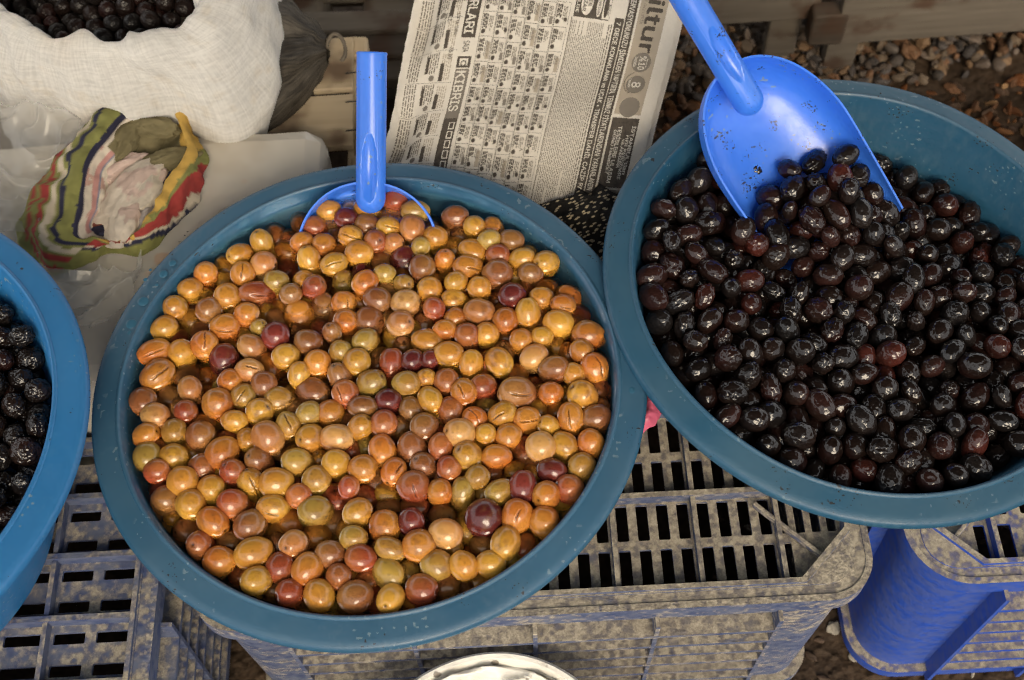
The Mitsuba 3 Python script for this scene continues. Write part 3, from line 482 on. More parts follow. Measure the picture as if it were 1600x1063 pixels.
for n_, i in enumerate(order):
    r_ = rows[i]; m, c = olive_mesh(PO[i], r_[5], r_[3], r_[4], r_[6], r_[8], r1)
    if n_ < 300:
        loc = F1_in = np.linalg.inv(F1) @ np.array([*PO[i], 1])
        inside = 0 < loc[0] < .075 and abs(loc[1]) < .055
        where = f"in the submerged blue scoop, {'left' if loc[1] < 0 else 'right'} side" if inside else f"floating {sector(PO[i][0], PO[i][1], .2)} in the brine"
        lab = f"{NAMEC[r_[6]]} olive {'with a slit ' if r_[8] else ''}{where}"
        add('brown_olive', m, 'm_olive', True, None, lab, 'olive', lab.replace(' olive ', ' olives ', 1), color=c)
    else: stuff_m.append(m); stuff_c.append(c)
GP, GR = PO.copy(), RA.copy(); tries = 0
for _ in range(9000):
    th, rr_, b = r1.uniform(0, 2*np.pi), .195*math.sqrt(r1.random()), r1.uniform(.0102, .0124)
    x, y = rr_*math.cos(th), rr_*math.sin(th)
    if rr_ > .2045+(ZW-b)*.24-b: continue
    dx = np.hypot(GP[:, 0]-x, GP[:, 1]-y); k = dx < .70*(GR+b)
    z = min(ZW-b-.001, np.min(GP[k, 2]-np.sqrt((.70*(GR[k]+b))**2-dx[k]**2)) if k.any() else 9)
    if z < ZW-.029: continue
    GP = np.vstack([GP, [x, y, z]]); GR = np.append(GR, b)
    m, c = olive_mesh(np.array([x, y, z]), r1.uniform(0, 180), b*1.12, b, 'ogogbrvt'[r1.integers(8)], False, r1, 3); stuff_m.append(m); stuff_c.append(c)
for zl, sp in ((ZW-.034, .0235), (ZW-.054, .025), (ZW-.076, .025)):
    R_ = .2+zl*.26-.012
    for iy in range(-10, 11):
        for ix in range(-10, 11):
            p = np.array([ix*sp+(iy % 2)*sp/2, iy*sp*.87, zl]) + r1.normal(0, .0022, 3)
            if np.hypot(p[0], p[1]) > R_ or np.min(np.linalg.norm(GP-p, axis=1)-GR) < .006: continue
            m, c = olive_mesh(p, r1.uniform(0, 180), .012, .0105, 'oorbg'[r1.integers(5)], False, r1, 2); stuff_m.append(m); stuff_c.append(c)
add('deep_olives', trimesh.util.concatenate(stuff_m), 'm_olive', True, None, 'brown olives sunk deep in the brine under the floating ones', 'olives', None, 'stuff', color=np.vstack(stuff_c))

# brine: one surface with a small meniscus round every olive that breaks it
nr, na = 190, 420
rad = np.linspace(0, .2062+ZW*.3-.002, nr); an = np.linspace(0, 2*np.pi, na, endpoint=False)
WX, WY = rad[:, None]*np.cos(an), rad[:, None]*np.sin(an); WZ = np.full_like(WX, ZW)
WZ += .0006*(meshkit.noise(np.stack([WX*38, WY*38, 0*WX], -1), 5)-.5)
WZ += .0012*np.exp((rad-rad[-1])/.0022)[:, None]
for p, b in zip(PO, RA):
    h = ZW-p[2]
    if abs(h) < b*.97:
        rc = math.sqrt(b*b-h*h); k = np.abs(WX-p[0])+np.abs(WY-p[1]) < .04
        d = np.hypot(WX[k]-p[0], WY[k]-p[1]); WZ[k] += .0008*np.exp(-np.maximum(d-rc, 0)/.0022)*np.clip((b-abs(h))/.003, 0, 1)
add('brine', trimesh.Trimesh(np.stack([WX, WY, WZ], -1).reshape(-1, 3), grid_faces(nr, na, True), process=False), 'm_water', True, None, 'clear brownish brine in which the brown olives float in the middle basin', 'brine', None, 'stuff')

# black olives
DC = [((.013, .0075, .006), (.024, .0095, .008)), ((.009, .0065, .006), (.014, .008, .0065)), ((.026, .009, .007), (.055, .014, .010)), ((.009, .0075, .0075), (.014, .010, .009))]
def dark_mesh(P, a, b, r, kind, wrinkle, sub=3):
    base = ICO[sub]; u = np.array(base.vertices); off = r.uniform(0, 90, 3)
    rid = np.abs(meshkit.noise(u*2.6+off)-.5)*2; rid2 = np.abs(meshkit.noise(u*5.5+off)-.5)*2
    v = u*(1 + .06*(meshkit.noise(u*1.5+off)-.5) - wrinkle*(1-rid)**4 - wrinkle*.45*(1-rid2)**4)[:, None]
    e = np.linalg.norm(u-[1, 0, 0], axis=1); v[:, 0] -= .09*np.exp(-(e/.2)**2)
    v *= [a, b, b*r.uniform(.9, 1.02)]
    c0, c1 = (np.array(x) for x in DC[kind]); t = np.clip(.5+.8*(u @ unit(r.normal(size=3))), 0, 1)[:, None]
    col = (c0*(1-t)+c1*t)*(.7+.6*meshkit.fbm(u*4+off, 3))[:, None]*r.uniform(.55, 1.05)
    R_ = trimesh.transformations.random_rotation_matrix(r.random(3))[:3, :3]
    return trimesh.Trimesh(v @ R_.T + P, base.faces, process=False), col
def pack(height, inside, spacing, layers, r, rad, iters=45, ext_=.26, keep=None):
    """layers of spheres under a height field, pushed apart; returns points and their layer"""
    pts, lay = [], []
    for l in range(layers):
        here = np.zeros((0, 2)); fails = 0
        while fails < 1500:
            q = r.uniform(-.22, .22, 2)
            if not inside(q[0], q[1], 0): continue
            if len(here) and np.min(np.hypot(*(here-q).T)) < spacing*.80: fails += 1; continue
            here = np.vstack([here, q]); fails = 0
            pts.append([*q, height(*q)-rad-l*spacing*.72+r.normal(0, .004)]); lay.append(l)
    pts, lay = np.array(pts), np.array(lay)
    for _ in range(iters):
        pr = cKDTree(pts).query_pairs(2*rad, output_type='ndarray'); d = pts[pr[:, 0]]-pts[pr[:, 1]]; L = np.linalg.norm(d, axis=1)+1e-9
        mv = d/L[:, None]*((2*rad-L)*.30)[:, None]
        np.add.at(pts, pr[:, 0], mv); np.add.at(pts, pr[:, 1], -mv)
        pts[:, 2] -= .0002
        top = np.array([height(x, y) for x, y in pts[:, :2]])-rad+.006; pts[:, 2] = np.minimum(pts[:, 2], top)
        for k in range(len(pts)):
            if not inside(*pts[k]): pts[k, :2] *= .985
    return pts, lay
def sm(a, b, x): t = min(1, max(0, (x-a)/(b-a))); return t*t*(3-2*t)
# right basin, in its own frame
r2 = np.random.default_rng(21)
def hgt(x, y): return -.007 + .012*sm(.05, .18, -x) - .040*sm(.02, .20, .50*x+.80*y) - .004*sm(.1, .2, abs(x)) + .006*math.sin(x*31+1)*math.sin(y*27)
pts, lay = pack(hgt, lambda x, y, z: math.hypot(x, y) < .2035+.30*min(z, 0)-.0115 - (.0 if z else .002), .0222, 3, r2, .0111)
pw = (MR @ np.hstack([pts, np.ones((len(pts), 1))]).T).T[:, :3]
tree = cKDTree(bowl2.vertices); dist_, near = tree.query(pw); iF2 = np.linalg.inv(F2)
loc = (iF2 @ np.hstack([pw, np.ones((len(pw), 1))]).T).T
inbowl = (loc[:, 0] > 0) & (loc[:, 0] < L2*(.98-.30*np.clip(-loc[:, 1]/.055, 0, 1))) & (np.abs(loc[:, 1]) < .062) & (loc[:, 2] > -.052)
keep = (dist_ > .0085) & ~inbowl
pw, lay = pw[keep], lay[keep]
# the load of the scoop: olives on its floor towards the mouth and spilling over the lip
sp = []
for l in range(3):
    for ix in range(9):
        for iy in range(-3, 4):
            x = L2*.47 + ix*.0195 + (iy % 2)*.0098 + l*.006 - .012*0; y = (iy+(l % 2)*.5)*.0222
            s_ = x/L2; hw = .058*(1-(abs(y)/.075)**2*.25)
            fl = -.048*(1-.0) + .030*(abs(y)/.058)**3
            if abs(y) > .047 - (.004*l) or s_ > 1.20 or s_ < .545+.08*l+.06*(abs(y)/.05)**2: continue
            sp.append([x+r2.normal(0, .0028), y+r2.normal(0, .0028), fl+.0125+l*.0150+r2.normal(0, .0015)])
sp = np.array(sp)
for _ in range(40):
    pr = cKDTree(sp).query_pairs(.0222, output_type='ndarray'); d = sp[pr[:, 0]]-sp[pr[:, 1]]; L_ = np.linalg.norm(d, axis=1)+1e-9
    mv = d/L_[:, None]*((.0222-L_)*.28)[:, None]; np.add.at(sp, pr[:, 0], mv); np.add.at(sp, pr[:, 1], -mv); sp[:, 2] = np.maximum(sp[:, 2], -.048+.0118+.030*np.minimum(np.abs(sp[:, 1])/.058, 1)**3); sp[:, 1] = np.clip(sp[:, 1], -.046, .046)
spw = (F2 @ np.hstack([sp, np.ones((len(sp), 1))]).T).T[:, :3]
edge = []
for s_, dy, dz in ((.60, -.012, -.004), (.68, -.010, .003), (.70, .010, .004), (.77, -.004, .010), (.80, -.020, .002), (.80, .016, .008), (.88, -.008, .012), (.89, .012, .011), (.90, -.027, .002), (.98, -.012, .010), (.99, .008, .012), (1.0, -.032, .0), (1.06, -.004, .006), (1.07, .016, .008), (1.09, -.022, .0), (1.15, .004, .0), (1.16, .024, .002)):
    zr_ = -.55*.048*min(1, max(0, (s_-.42)/.58))**1.25; edge.append([L2*s_, -.061+dy, zr_+dz-.030*max(0, s_-1)])
edge = (F2 @ np.hstack([np.array(edge), np.ones((len(edge), 1))]).T).T[:, :3]
spw = spw[cKDTree(edge).query(spw)[0] > .0165]
spw = np.vstack([spw, edge])
ok = cKDTree(spw).query(pw)[0] > .0165; pw, lay = pw[ok], lay[ok]
allp = [(p, 'scoop') for p in spw] + [(p, 'heap') for p, l in sorted(zip(pw, lay), key=lambda t: t[1])]
stuff_m, stuff_c = [], []; nind = 0
for p, w in allp:
    k = r2.choice(4, p=[.38, .32, .10, .20]); a = r2.uniform(.0114, .0162); b = min(a*r2.uniform(.66, .90), .0120)
    shrivel = r2.random() < .36
    m, c = dark_mesh(p, a, b, r2, k, r2.uniform(.09, .16) if shrivel else r2.uniform(.015, .045))
    if nind < 300:
        nind += 1
        q = np.linalg.inv(MR) @ np.array([*p, 1]); red = k == 2
        kind = 'shrivelled' if shrivel else 'smooth'; colr = 'dark red' if red else 'black'
        if w == 'scoop': ql = np.linalg.inv(F2) @ np.array([*p, 1]); lab = f"{kind} {colr} olive in the right scoop's load, {'back' if ql[0] < L2*.75 else 'middle' if ql[0] < L2*.95 else 'spilling edge'}, {'left' if ql[1] < -.012 else 'right' if ql[1] > .012 else 'centre'}"
        else: lab = f"{kind} {colr} olive {sector(q[0], q[1], .2)} of the heap in the right basin".replace('rim of the heap in', 'rim of').replace('in the centre of the heap', 'in the centre of the heap')
        add('black_olive', m, 'm_dark', True, None, lab, 'olive', lab.replace(' olive ', ' olives ', 1), color=c)
    else: stuff_m.append(m); stuff_c.append(c)
add('buried_olives', trimesh.util.concatenate(stuff_m), 'm_dark', True, None, 'black olives lying lower in the heap of the right basin', 'olives', None, 'stuff', color=np.vstack(stuff_c))
# left basin
r3 = np.random.default_rng(31)
def put(ptsw, name, place, mat, wr, rr, limit, stuffname, stufflabel, r, pk):
    sm_, sc_ = [], []
    for n_, p in enumerate(ptsw):
        a = rr*r.uniform(1.0, 1.22); b = a*r.uniform(.82, .92); k = r.choice(4, p=pk); m, c = dark_mesh(p, a, b, r, k, wr*r.uniform(.6, 1.3))
        if n_ < limit:
            lab = f"{'dark red' if k == 2 else 'black'} {place(p)}"; add(name, m, mat, True, None, lab, 'olive', lab.replace(' olive ', ' olives ', 1), color=c)
        else: sm_.append(m); sc_.append(c)
    if sm_: add(stuffname, trimesh.util.concatenate(sm_), mat, True, None, stufflabel, 'olives', None, 'stuff', color=np.vstack(sc_))
pts, lay = pack(lambda x, y: -.008+.006*math.sin(x*23)*math.cos(y*21), lambda x, y, z: math.hypot(x, y) < .212+.24*min(z, 0)-.011 - (0 if z else .002), .0212, 2, r3, .0106, 35)
lay = lay + 2*(pts[:, 0] < .02); k = np.argsort(lay, kind='stable'); pts, lay = pts[k], lay[k]
plw = (ML @ np.hstack([pts, np.ones((len(pts), 1))]).T).T[:, :3]
def lp(p):
    q = np.linalg.inv(ML) @ np.array([*p, 1]); return 'wrinkled olive ' + sector(q[0], q[1], .205) + ' of the left basin'
put(plw, 'wrinkled_olive', lp, 'm_wrinkled', .13, .0108, int((lay == 0).sum()), 'hidden_wrinkled_olives', 'wrinkled black olives under the top layer in the left basin', r3, [.15, .35, .0, .5])

# ------------------------------------------------------------------ white sack of olives
def spl(pts, n, closed=True):
    p = np.asarray(pts, float)
    if closed: p = np.vstack([p, p[:1]])
    t = np.concatenate([[0], np.cumsum(np.linalg.norm(np.diff(p, axis=0), axis=1))]); cs = CubicSpline(t, p, bc_type='periodic' if closed else 'not-a-knot')
    return cs(np.linspace(0, t[-1], n, endpoint=not closed))
SZ = .035
sk = thing('olive_sack', 'white woven plastic sack with its top rolled down, open and full of dark olives', 'sack')
inn_px = [(-40, 20), (20, 42), (75, 78), (118, 92), (165, 88), (205, 100), (245, 82), (300, 78), (326, 62), (326, 20), (318, -40), (250, -110), (120, -130), (0, -90), (-60, -30)]
out_px = [(-120, 30), (-10, 128), (62, 168), (110, 186), (160, 197), (225, 200), (300, 200), (370, 204), (412, 170), (432, 70), (440, -40), (330, -190), (120, -230), (-60, -170), (-150, -60)]
ns = 260
inn_ = spl([at(x, y, SZ-.012) for x, y in inn_px], ns); out_ = spl([at(x, y, SZ-.088) for x, y in out_px], ns)
hgt_ = .062
prof = []
for t in np.linspace(0, 1, 44):                                   # from inside the mouth over the roll and down to the ground
    if t < .2: s_ = t/.2; base = inn_ + (inn_-inn_.mean(0))*(.04*(1-s_)); z = SZ-.075+.063*s_
    elif t < .72:
        s_ = (t-.2)/.52; a = np.pi*s_; base = inn_*(1-(1-math.cos(a))/2) + out_*((1-math.cos(a))/2); z = (SZ-.012)*(1-s_)+(SZ-.088)*s_ + hgt_*math.sin(a)
    else: s_ = (t-.72)/.28; base = out_ + (out_-out_.mean(0))*(-.22*s_**.5); z = SZ-.088+(GZ-SZ+.088)*s_
    q = base.copy(); q[:, 2] = z; prof.append(q)
sv = np.array(prof)
nz = meshkit.fbm(sv*15, 3, 2)-.5; nz2 = np.abs(meshkit.noise(sv*np.array([13, 13, 20]), 9)-.5)
amp = np.interp(np.linspace(0, 1, 44), [0, .2, .45, .72, 1], [.004, .010, .016, .012, .02])[:, None]
cen = sv.mean((0, 1)); nrm = trimesh.Trimesh(sv.reshape(-1, 3), grid_faces(44, ns, True), process=False).vertex_normals.reshape(sv.shape)
up_ = np.linspace(0, 1, 44)[:, None]; un_ = np.arange(ns)[None]/ns
for u0, wd, dp_, sl_ in ((.615, .010, .022, .03), (.60, .006, .008, -.05), (.50, .012, .006, .05), (.33, .014, .006, -.06), (.21, .012, .007, .05), (.68, .010, .010, -.03)):
    sv = sv - nrm*(dp_*np.exp(-((un_-u0-sl_*(up_-.4))/wd)**2)*np.exp(-((up_-.42)/.2)**2))[..., None]
sv = sv + nrm*(amp*.85*(meshkit.noise(np.stack([un_*46+3*meshkit.noise(np.stack([un_*9, up_*3, 0*un_*up_], -1) if False else np.stack(np.broadcast_arrays(un_*9, up_*3, 0*un_), -1)), up_*2.4+0*un_, 0*un_*up_], -1), 14)-.5))[..., None]
sv = sv + nrm*(amp*(nz*1.7 - nz2*2.0) + .006*(meshkit.fbm(sv*52, 3, 6)-.5))[..., None]
uvs = np.stack(np.meshgrid(np.linspace(0, 1, 44), np.linspace(0, 2.0, ns), indexing='ij'), -1).reshape(-1, 2)
uvs[:, 0] *= .42
add('body', trimesh.Trimesh(sv.reshape(-1, 3), grid_faces(44, ns, True), process=False), 'm_sack', True, sk, uv=uvs)
from shapely.geometry import Polygon, Point
poly = Polygon(inn_[:, :2]).buffer(-.004); cx, cy = poly.centroid.x, poly.centroid.y
r4 = np.random.default_rng(41); pp = []
for l in range(2):
    for iy in range(-15, 16):
        for ix in range(-17, 18):
            x, y = cx+(ix+.5*(iy % 2)+.5*l)*.0194+r4.normal(0, .003), cy+(iy+.33*l)*.0170+r4.normal(0, .003)
            if poly.contains(Point(x, y)): pp.append([x, y, SZ-.040+.012*math.sin(x*20)*math.sin(y*17)-l*.017+r4.normal(0, .003), l])
pp = np.array(pp)
for _ in range(25):
    pr = cKDTree(pp[:, :3]).query_pairs(.0196, output_type='ndarray'); d = pp[pr[:, 0], :3]-pp[pr[:, 1], :3]; L_ = np.linalg.norm(d, axis=1)+1e-9
    mv = d/L_[:, None]*((.0196-L_)*.25)[:, None]; np.add.at(pp[:, :3], pr[:, 0], mv); np.add.at(pp[:, :3], pr[:, 1], -mv)
vis = (pp[:, 1] < at(100, -35, SZ)[1]) & (pp[:, 3] == 0); pp = np.vstack([pp[vis], pp[~vis]])
put(pp[:, :3], 'sack_olive', lambda p: f"dull olive in the open white sack, {'left half' if p[0] < at(165, 50, 0)[0] else 'right half'}", 'm_dull', .07, .0098, int(vis.sum()), 'hidden_sack_olives', 'dark olives deeper in the open white sack', r4, [.25, .3, .02, .43])

# ------------------------------------------------------------------ grey sack behind
gs = thing('grey_sack', 'dirty grey brown woven sack lying tied behind the white sack', 'sack')
ax0, ax1 = at(330, 110, -.10), at(512, 78, -.085)
n1, n2 = 40, 90; vv = []
for i, t in enumerate(np.linspace(0, 1, n1)):
    c_ = ax0*(1-t)+ax1*t; R_ = np.interp(t, [0, .3, .55, .8, .93, 1], [.105, .10, .080, .050, .022, .012])
    a = np.linspace(0, 2*np.pi, n2, endpoint=False); d = unit(ax1-ax0); e1 = unit(np.cross(d, [0, 0, 1])); e2 = np.cross(e1, d)
    R2 = R_*(1+.10*np.sin(a*7+t*3)*t+.05*np.sin(a*13)*t)
    vv.append(c_ + np.outer(R2*np.cos(a), e1) + np.outer(R2*np.sin(a), e2)*1.0)
vv = np.array(vv); vv += (.010*(meshkit.fbm(vv*40, 3)-.5))[..., None]
add('body', trimesh.Trimesh(vv.reshape(-1, 3), grid_faces(n1, n2, True), process=False), 'm_grey_sack', True, gs, uv=np.stack(np.meshgrid(np.linspace(0, 1, n2), np.linspace(0, .25, n1)), -1).reshape(-1, 2)[:, ::-1]*[2, 1])
tie = [ax1 + np.array([.0, .0, .006]), ax1+[.012, .006, .016], ax1+[.020, -.006, .012], ax1+[.016, -.02, .004]]
tp = spl(tie, 30, False); add('tie_cord', trimesh.util.concatenate([trimesh.creation.capsule(height=np.linalg.norm(b-a), radius=.0022, count=[8, 8]).apply_transform(trimesh.geometry.align_vectors([0, 0, 1], unit(b-a))).apply_translation(a) for a, b in zip(tp[:-1], tp[1:])]), 'm_wood_grey', True, gs)

# ------------------------------------------------------------------ white slab in film
zs = -.062
q = [at(-260, 212, zs), at(505, 205, zs), at(515, 300, zs), at(240, 470, zs), at(120, 560, zs), at(-260, 600, zs)]
x0, x1 = -.66, at(508, 230, zs)[0]; y0, y1 = at(300, 560, zs)[1]-.02, at(300, 204, zs)[1]
sl = rbox(x1-x0, y1-y0, .20, .02)
for _ in range(5): sl = sl.subdivide() if len(sl.faces) < 60000 else sl
sl.apply_translation([(x0+x1)/2, (y0+y1)/2, zs-.10])
sl.vertices += np.stack([.006*(meshkit.fbm(sl.vertices*11, 3, 4)-.5), .006*(meshkit.fbm(sl.vertices*11, 3, 5)-.5), .016*(meshkit.fbm(sl.vertices*9, 3, 6)-.5)], -1)
sm_ = man(trimesh.Trimesh(sl.vertices, sl.faces, process=True))
for M, rin, rb, h in ((MM, .2065, .165, .146), (ML, .2150, .156, .195)):
    sm_ = sm_ - m3.Manifold.cylinder(h+.005, rb+.008, rin+.010, 96).transform(np.array((M @ np.array([[1, 0, 0, 0], [0, 1, 0, 0], [0, 0, 1, -h-.003], [0, 0, 0, 1.0]]))[:3], np.float32))
sl = tm(sm_) if len(sm_.to_mesh().tri_verts) else sl
SLAB = add('wrapped_block', sl, 'm_slab', True, None, 'off white block wrapped in clear plastic under the striped woollen bag', 'block')
def film(label, quad, z0, n, m_, amp, f, seed, dz=None):
    u, v = np.meshgrid(np.linspace(0, 1, n), np.linspace(0, 1, m_), indexing='ij')
    A, B_, C_, D_ = (np.array(p, float) for p in quad)
    p = (A*(1-u[..., None])+B_*u[..., None])*(1-v[..., None]) + (D_*(1-u[..., None])+C_*u[..., None])*v[..., None]
    w = (meshkit.fbm(p*7, 2, seed+3)-.5)*.06
    rg = np.abs(meshkit.noise((p+w[..., None])*f, seed)-.5)*2; rg2 = np.abs(meshkit.noise((p+w[..., None])*f*2.3, seed+1)-.5)*2
    p[..., 2] += amp*((1-rg)**3 + .5*(1-rg2)**3 + .6*(meshkit.fbm(p*f*.5, 2, seed+2)-.3))
    p[..., :2] += .01*(meshkit.fbm(p*14, 2, seed+5)-.5)[..., None]
    if dz is not None: p[..., 2] += dz(u, v)
    add('plastic_film', clear_of_basins(trimesh.Trimesh(p.reshape(-1, 3), grid_faces(n, m_), process=False)), 'm_film', True, None, label, 'plastic film', None, 'stuff' if False else None)
zf = zs+.008
film('clear crumpled plastic film over the left end of the white block beside the sack', [at(-60, 180, zf+.02), at(140, 195, zf), at(110, 370, zf), at(-60, 400, zf)], 0, 160, 160, .020, 24, 3)
film('clear crumpled plastic film bunched in the gap between the left and middle basins', [at(55, 448, zf-.010), at(238, 428, zf-.010), at(185, 575, zf-.05), at(90, 590, zf-.05)], 0, 160, 180, .026, 30, 13)

# ------------------------------------------------------------------ striped woollen bag
bg = thing('woollen_bag', 'striped green red and yellow knitted bag lying open on the wrapped block', 'bag')
rim_px = [(188, 189, .030), (244, 173, .026), (280, 186, .012), (288, 211, .014), (297, 246, .018), (273, 283, .020), (259, 317, .020), (237, 357, .016), (215, 384, .008), (173, 379, .010), (123, 374, .022), (127, 321, .034), (134, 276, .040), (144, 247, .040), (167, 216, .036)]
out2 = [(180, 188), (246, 165), (290, 181), (298, 210), (317, 258), (313, 297), (292, 329), (258, 364), (215, 397), (172, 396), (105, 426), (28, 372), (52, 318), (100, 258), (144, 206)]
zb = zs+.004
nb = 240
rimp = spl([at(x, y, zb+z) for x, y, z in rim_px], nb); outp = spl([at(x, y, zb) for x, y in out2], nb)
cen = np.array([*at(212, 290, zb)[:2], zb]); shells, tags = [], []
for t in np.linspace(0, 1, 26):
    a = t*np.pi/2; q = outp*(1-math.sin(a)**1.1) + rimp*math.sin(a)**1.1; q[:, 2] = outp[:, 2] + (rimp[:, 2]-outp[:, 2])*math.sin(a)**.62 + .012*math.sin(t*np.pi); shells.append(q); tags.append(1-t)
for t in np.linspace(.06, 1, 30):
    q = cen + (rimp-cen)*(1-t**1.3*.97); q[:, 2] = rimp[:, 2]*(1-t) + (zb+.004)*t - .004*math.sin(t*np.pi); shells.append(q); tags.append(-t)
bv = np.array(shells); tg = np.array(tags)[:, None]*np.ones((1, nb))
D0 = np.linalg.norm((bv-rimp[None])[..., :2], axis=-1)
bn = trimesh.Trimesh(bv.reshape(-1, 3), grid_faces(len(bv), nb, True), process=False).vertex_normals.reshape(bv.shape)
wr = (meshkit.fbm(bv*34, 3, 8)-.5)*.020 + (np.abs(meshkit.noise(bv*44, 12)-.5)-.25)*.020
bv = bv + bn*(wr*np.clip(.35+np.abs(tg), .35, 1))[..., None]
TH = np.linspace(0, 1, nb, endpoint=False)[None]*np.ones_like(tg)
dist_rim = np.linalg.norm(bv - rimp[None], axis=-1)
GREEN, RED, YEL, NAVY, CREAM, KHAKI = (.165, .165, .055), (.235, .036, .032), (.42, .265, .065), (.024, .024, .045), (.43, .37, .28), (.135, .115, .062)
colr = np.zeros(bv.shape); jit = .0016*(meshkit.noise(bv*260, 3)-.5)+.003*(meshkit.noise(bv*50, 4)-.5)
D_ = D0+jit*.8
left = ((TH > .60) | (TH < .03))
def pick(D, bands, default):
    o = np.ones(D.shape+(3,))*np.array(default)
    for a, b, c in bands: o[(D >= a) & (D < b)] = c
    return o
zig = .0025*np.abs(((TH*90) % 1)-.5)*2
L_cols = pick(D_, [(.014, .0185, NAVY), (.022, .0285, CREAM), (.033, .038, RED)], GREEN)
zz = (D_ > .0425+zig) & (D_ < .0462+zig); L_cols[zz] = RED
L_cols[D_ < .002] = NAVY
R_cols = pick(D_, [(-1, .0075, YEL), (.0075, .0100, GREEN), (.0100, .0185, RED), (.0185, .0205, CREAM), (.0205, .0235, NAVY)], GREEN)
outer = np.where(left[..., None], L_cols, R_cols)
inner = np.ones(bv.shape)*np.array((.50, .44, .36))
topmask = (TH < .34) | (TH > .92)
inner = np.where((topmask & (tg < -.10))[..., None], np.array(KHAKI), inner)
pk = meshkit.fbm(bv*60, 3, 5); inner = np.where(((pk > .60) & ~topmask)[..., None], np.array((.42, .27, .22)), inner)
st = ((tg < -.22) & (tg > -.30)) & (TH > .66) & (TH < .92); inner = np.where(st[..., None], np.array((.38, .20, .18)), inner)
st = ((tg < -.31) & (tg > -.35)) & (TH > .66) & (TH < .92); inner = np.where(st[..., None], np.array((.16, .17, .22)), inner)
st = ((tg < -.05) & (tg > -.14)) & (TH > .2) & (TH < .55) & (meshkit.noise(bv*110, 6) > .45); inner = np.where(st[..., None], np.array(NAVY), inner)
yr = (tg > -.17) & (tg < 0) & ~left; inner = np.where(yr[..., None], np.array(YEL), inner)
colr = np.where((tg >= 0)[..., None], outer, inner)*(.72+.56*meshkit.fbm(bv*150, 3, 4))[..., None]
add('body', trimesh.Trimesh(bv.reshape(-1, 3), grid_faces(len(bv), nb, True), process=False), 'm_knit', True, bg, color=np.clip(colr.reshape(-1, 3), 0, 1))
# folds inside: two khaki pads and a crumpled pale lining
def pad(name, px, py, z, rx, ry, rz_, ang, col, seed, lab=None):
    s = ICO[4]; v = np.array(s.vertices); n_ = (meshkit.fbm(v*1.6+seed, 3)-.5); v = v*(1+.60*n_-.30*np.abs(meshkit.noise(v*2.4+seed)-.5))[:, None]*[rx, ry, rz_]
    m = trimesh.Trimesh(v, s.faces, process=False); m.apply_transform(rot([0, 0, 1], ang)); m.apply_translation(at(px, py, zb+z))
    k = meshkit.fbm(m.vertices*160, 3, 3); cc = np.array(col)*(.7+.6*k)[:, None]
    bl = meshkit.fbm(m.vertices*55, 3, seed); cc = np.where(((bl > .62) & (col[0] > .3))[:, None], np.array((.40, .31, .27))*(.7+.6*k)[:, None], cc)
    add(name, m, 'm_knit', True, bg, lab, color=np.clip(cc, 0, 1))
pad('lining_pad', 193, 222, .018, .014, .028, .013, -14, KHAKI, 1, 'khaki padded lining at the upper left of the mouth')
pad('lining_pad', 236, 200, .018, .028, .012, .012, -6, KHAKI, 2, 'khaki padded lining under the top edge')
pad('lining_pad', 262, 252, .012, .032, .014, .010, 14, KHAKI, 3, 'long khaki padded fold at the right of the mouth')
LIN = (.44, .39, .33)
for px, py, z, rx, ry, rz_, an, cc_, sd in ((160, 268, .013, .030, .018, .010, 50, LIN, 1), (176, 276, .010, .040, .014, .012, 35, (.43, .33, .29), 2), (205, 300, .013, .048, .022, .013, 58, LIN, 3), (232, 300, .011, .036, .020, .012, 66, (.41, .37, .31), 4), (196, 348, .012, .030, .018, .012, 84, LIN, 5), (226, 345, .008, .026, .014, .010, 60, (.30, .27, .26), 6), (247, 300, .009, .034, .010, .009, 52, NAVY, 7), (160, 335, .006, .026, .016, .010, 70, (.16, .05, .035), 8), (172, 364, .006, .032, .010, .008, 8, NAVY, 9)):
    pad('lining_fold', px, py, z, rx, ry, rz_, an, cc_, sd)
# ------------------------------------------------------------------ newspaper with its print
npk = thing('newspaper', 'folded newspaper sheet with grey columns of small advertisements behind the basins', 'newspaper')
def zpap(u, v): return -.062 + .072*(1-v) + .013*np.sin(u*3.4+.4)*(.4+.6*(1-v)) - .009*np.exp(-((u-.06)/.05)**2)*(1+np.sin(v*11)) + .0050*np.sin(v*9+u*2.6) + .010*np.clip(v-.75, 0, 1)*np.sin(u*11)
A_, B_, C_, D2 = (650, -2), (1066, -2), (990, 305), (585, 305)
def ppx(u, v):
    x = (A_[0]*(1-u)+B_[0]*u)*(1-v) + (D2[0]*(1-u)+C_[0]*u)*v; y = (A_[1]*(1-u)+B_[1]*u)*(1-v) + (D2[1]*(1-u)+C_[1]*u)*v
    return x, y
def paper_pt(u, v, lift=0.0):
    u, v = np.asarray(u, float), np.asarray(v, float)
    x, y = ppx(u, v); z0 = -.062+.072*(1-v)                        # laid out on an even slope, then given its waves
    d = FW*FPX + np.multiply.outer(x-W/2, RT) - np.multiply.outer(y-H/2, UP); t = (z0-C[2])/d[..., 2]; p = C + d*t[..., None]
    p[..., 2] += zpap(u, v)-z0 + lift; return p
un, vn = np.meshgrid(np.linspace(0, 1, 110), np.linspace(-.30, 1.12, 150), indexing='ij')
un2 = un + .004*(meshkit.noise(np.stack([vn*40, 0*vn, un*0], -1))-.5)*(np.abs(un-.5) > .47)
add('sheet', solid(paper_pt(un2, vn)[:, ::-1], .0003), 'm_paper', 40, npk)
add('under_sheet', solid(paper_pt(un*1.015+.004, vn*.995, -.004-.003*np.sin(vn*5))[:, ::-1], .0003), 'm_paper', 40, npk)
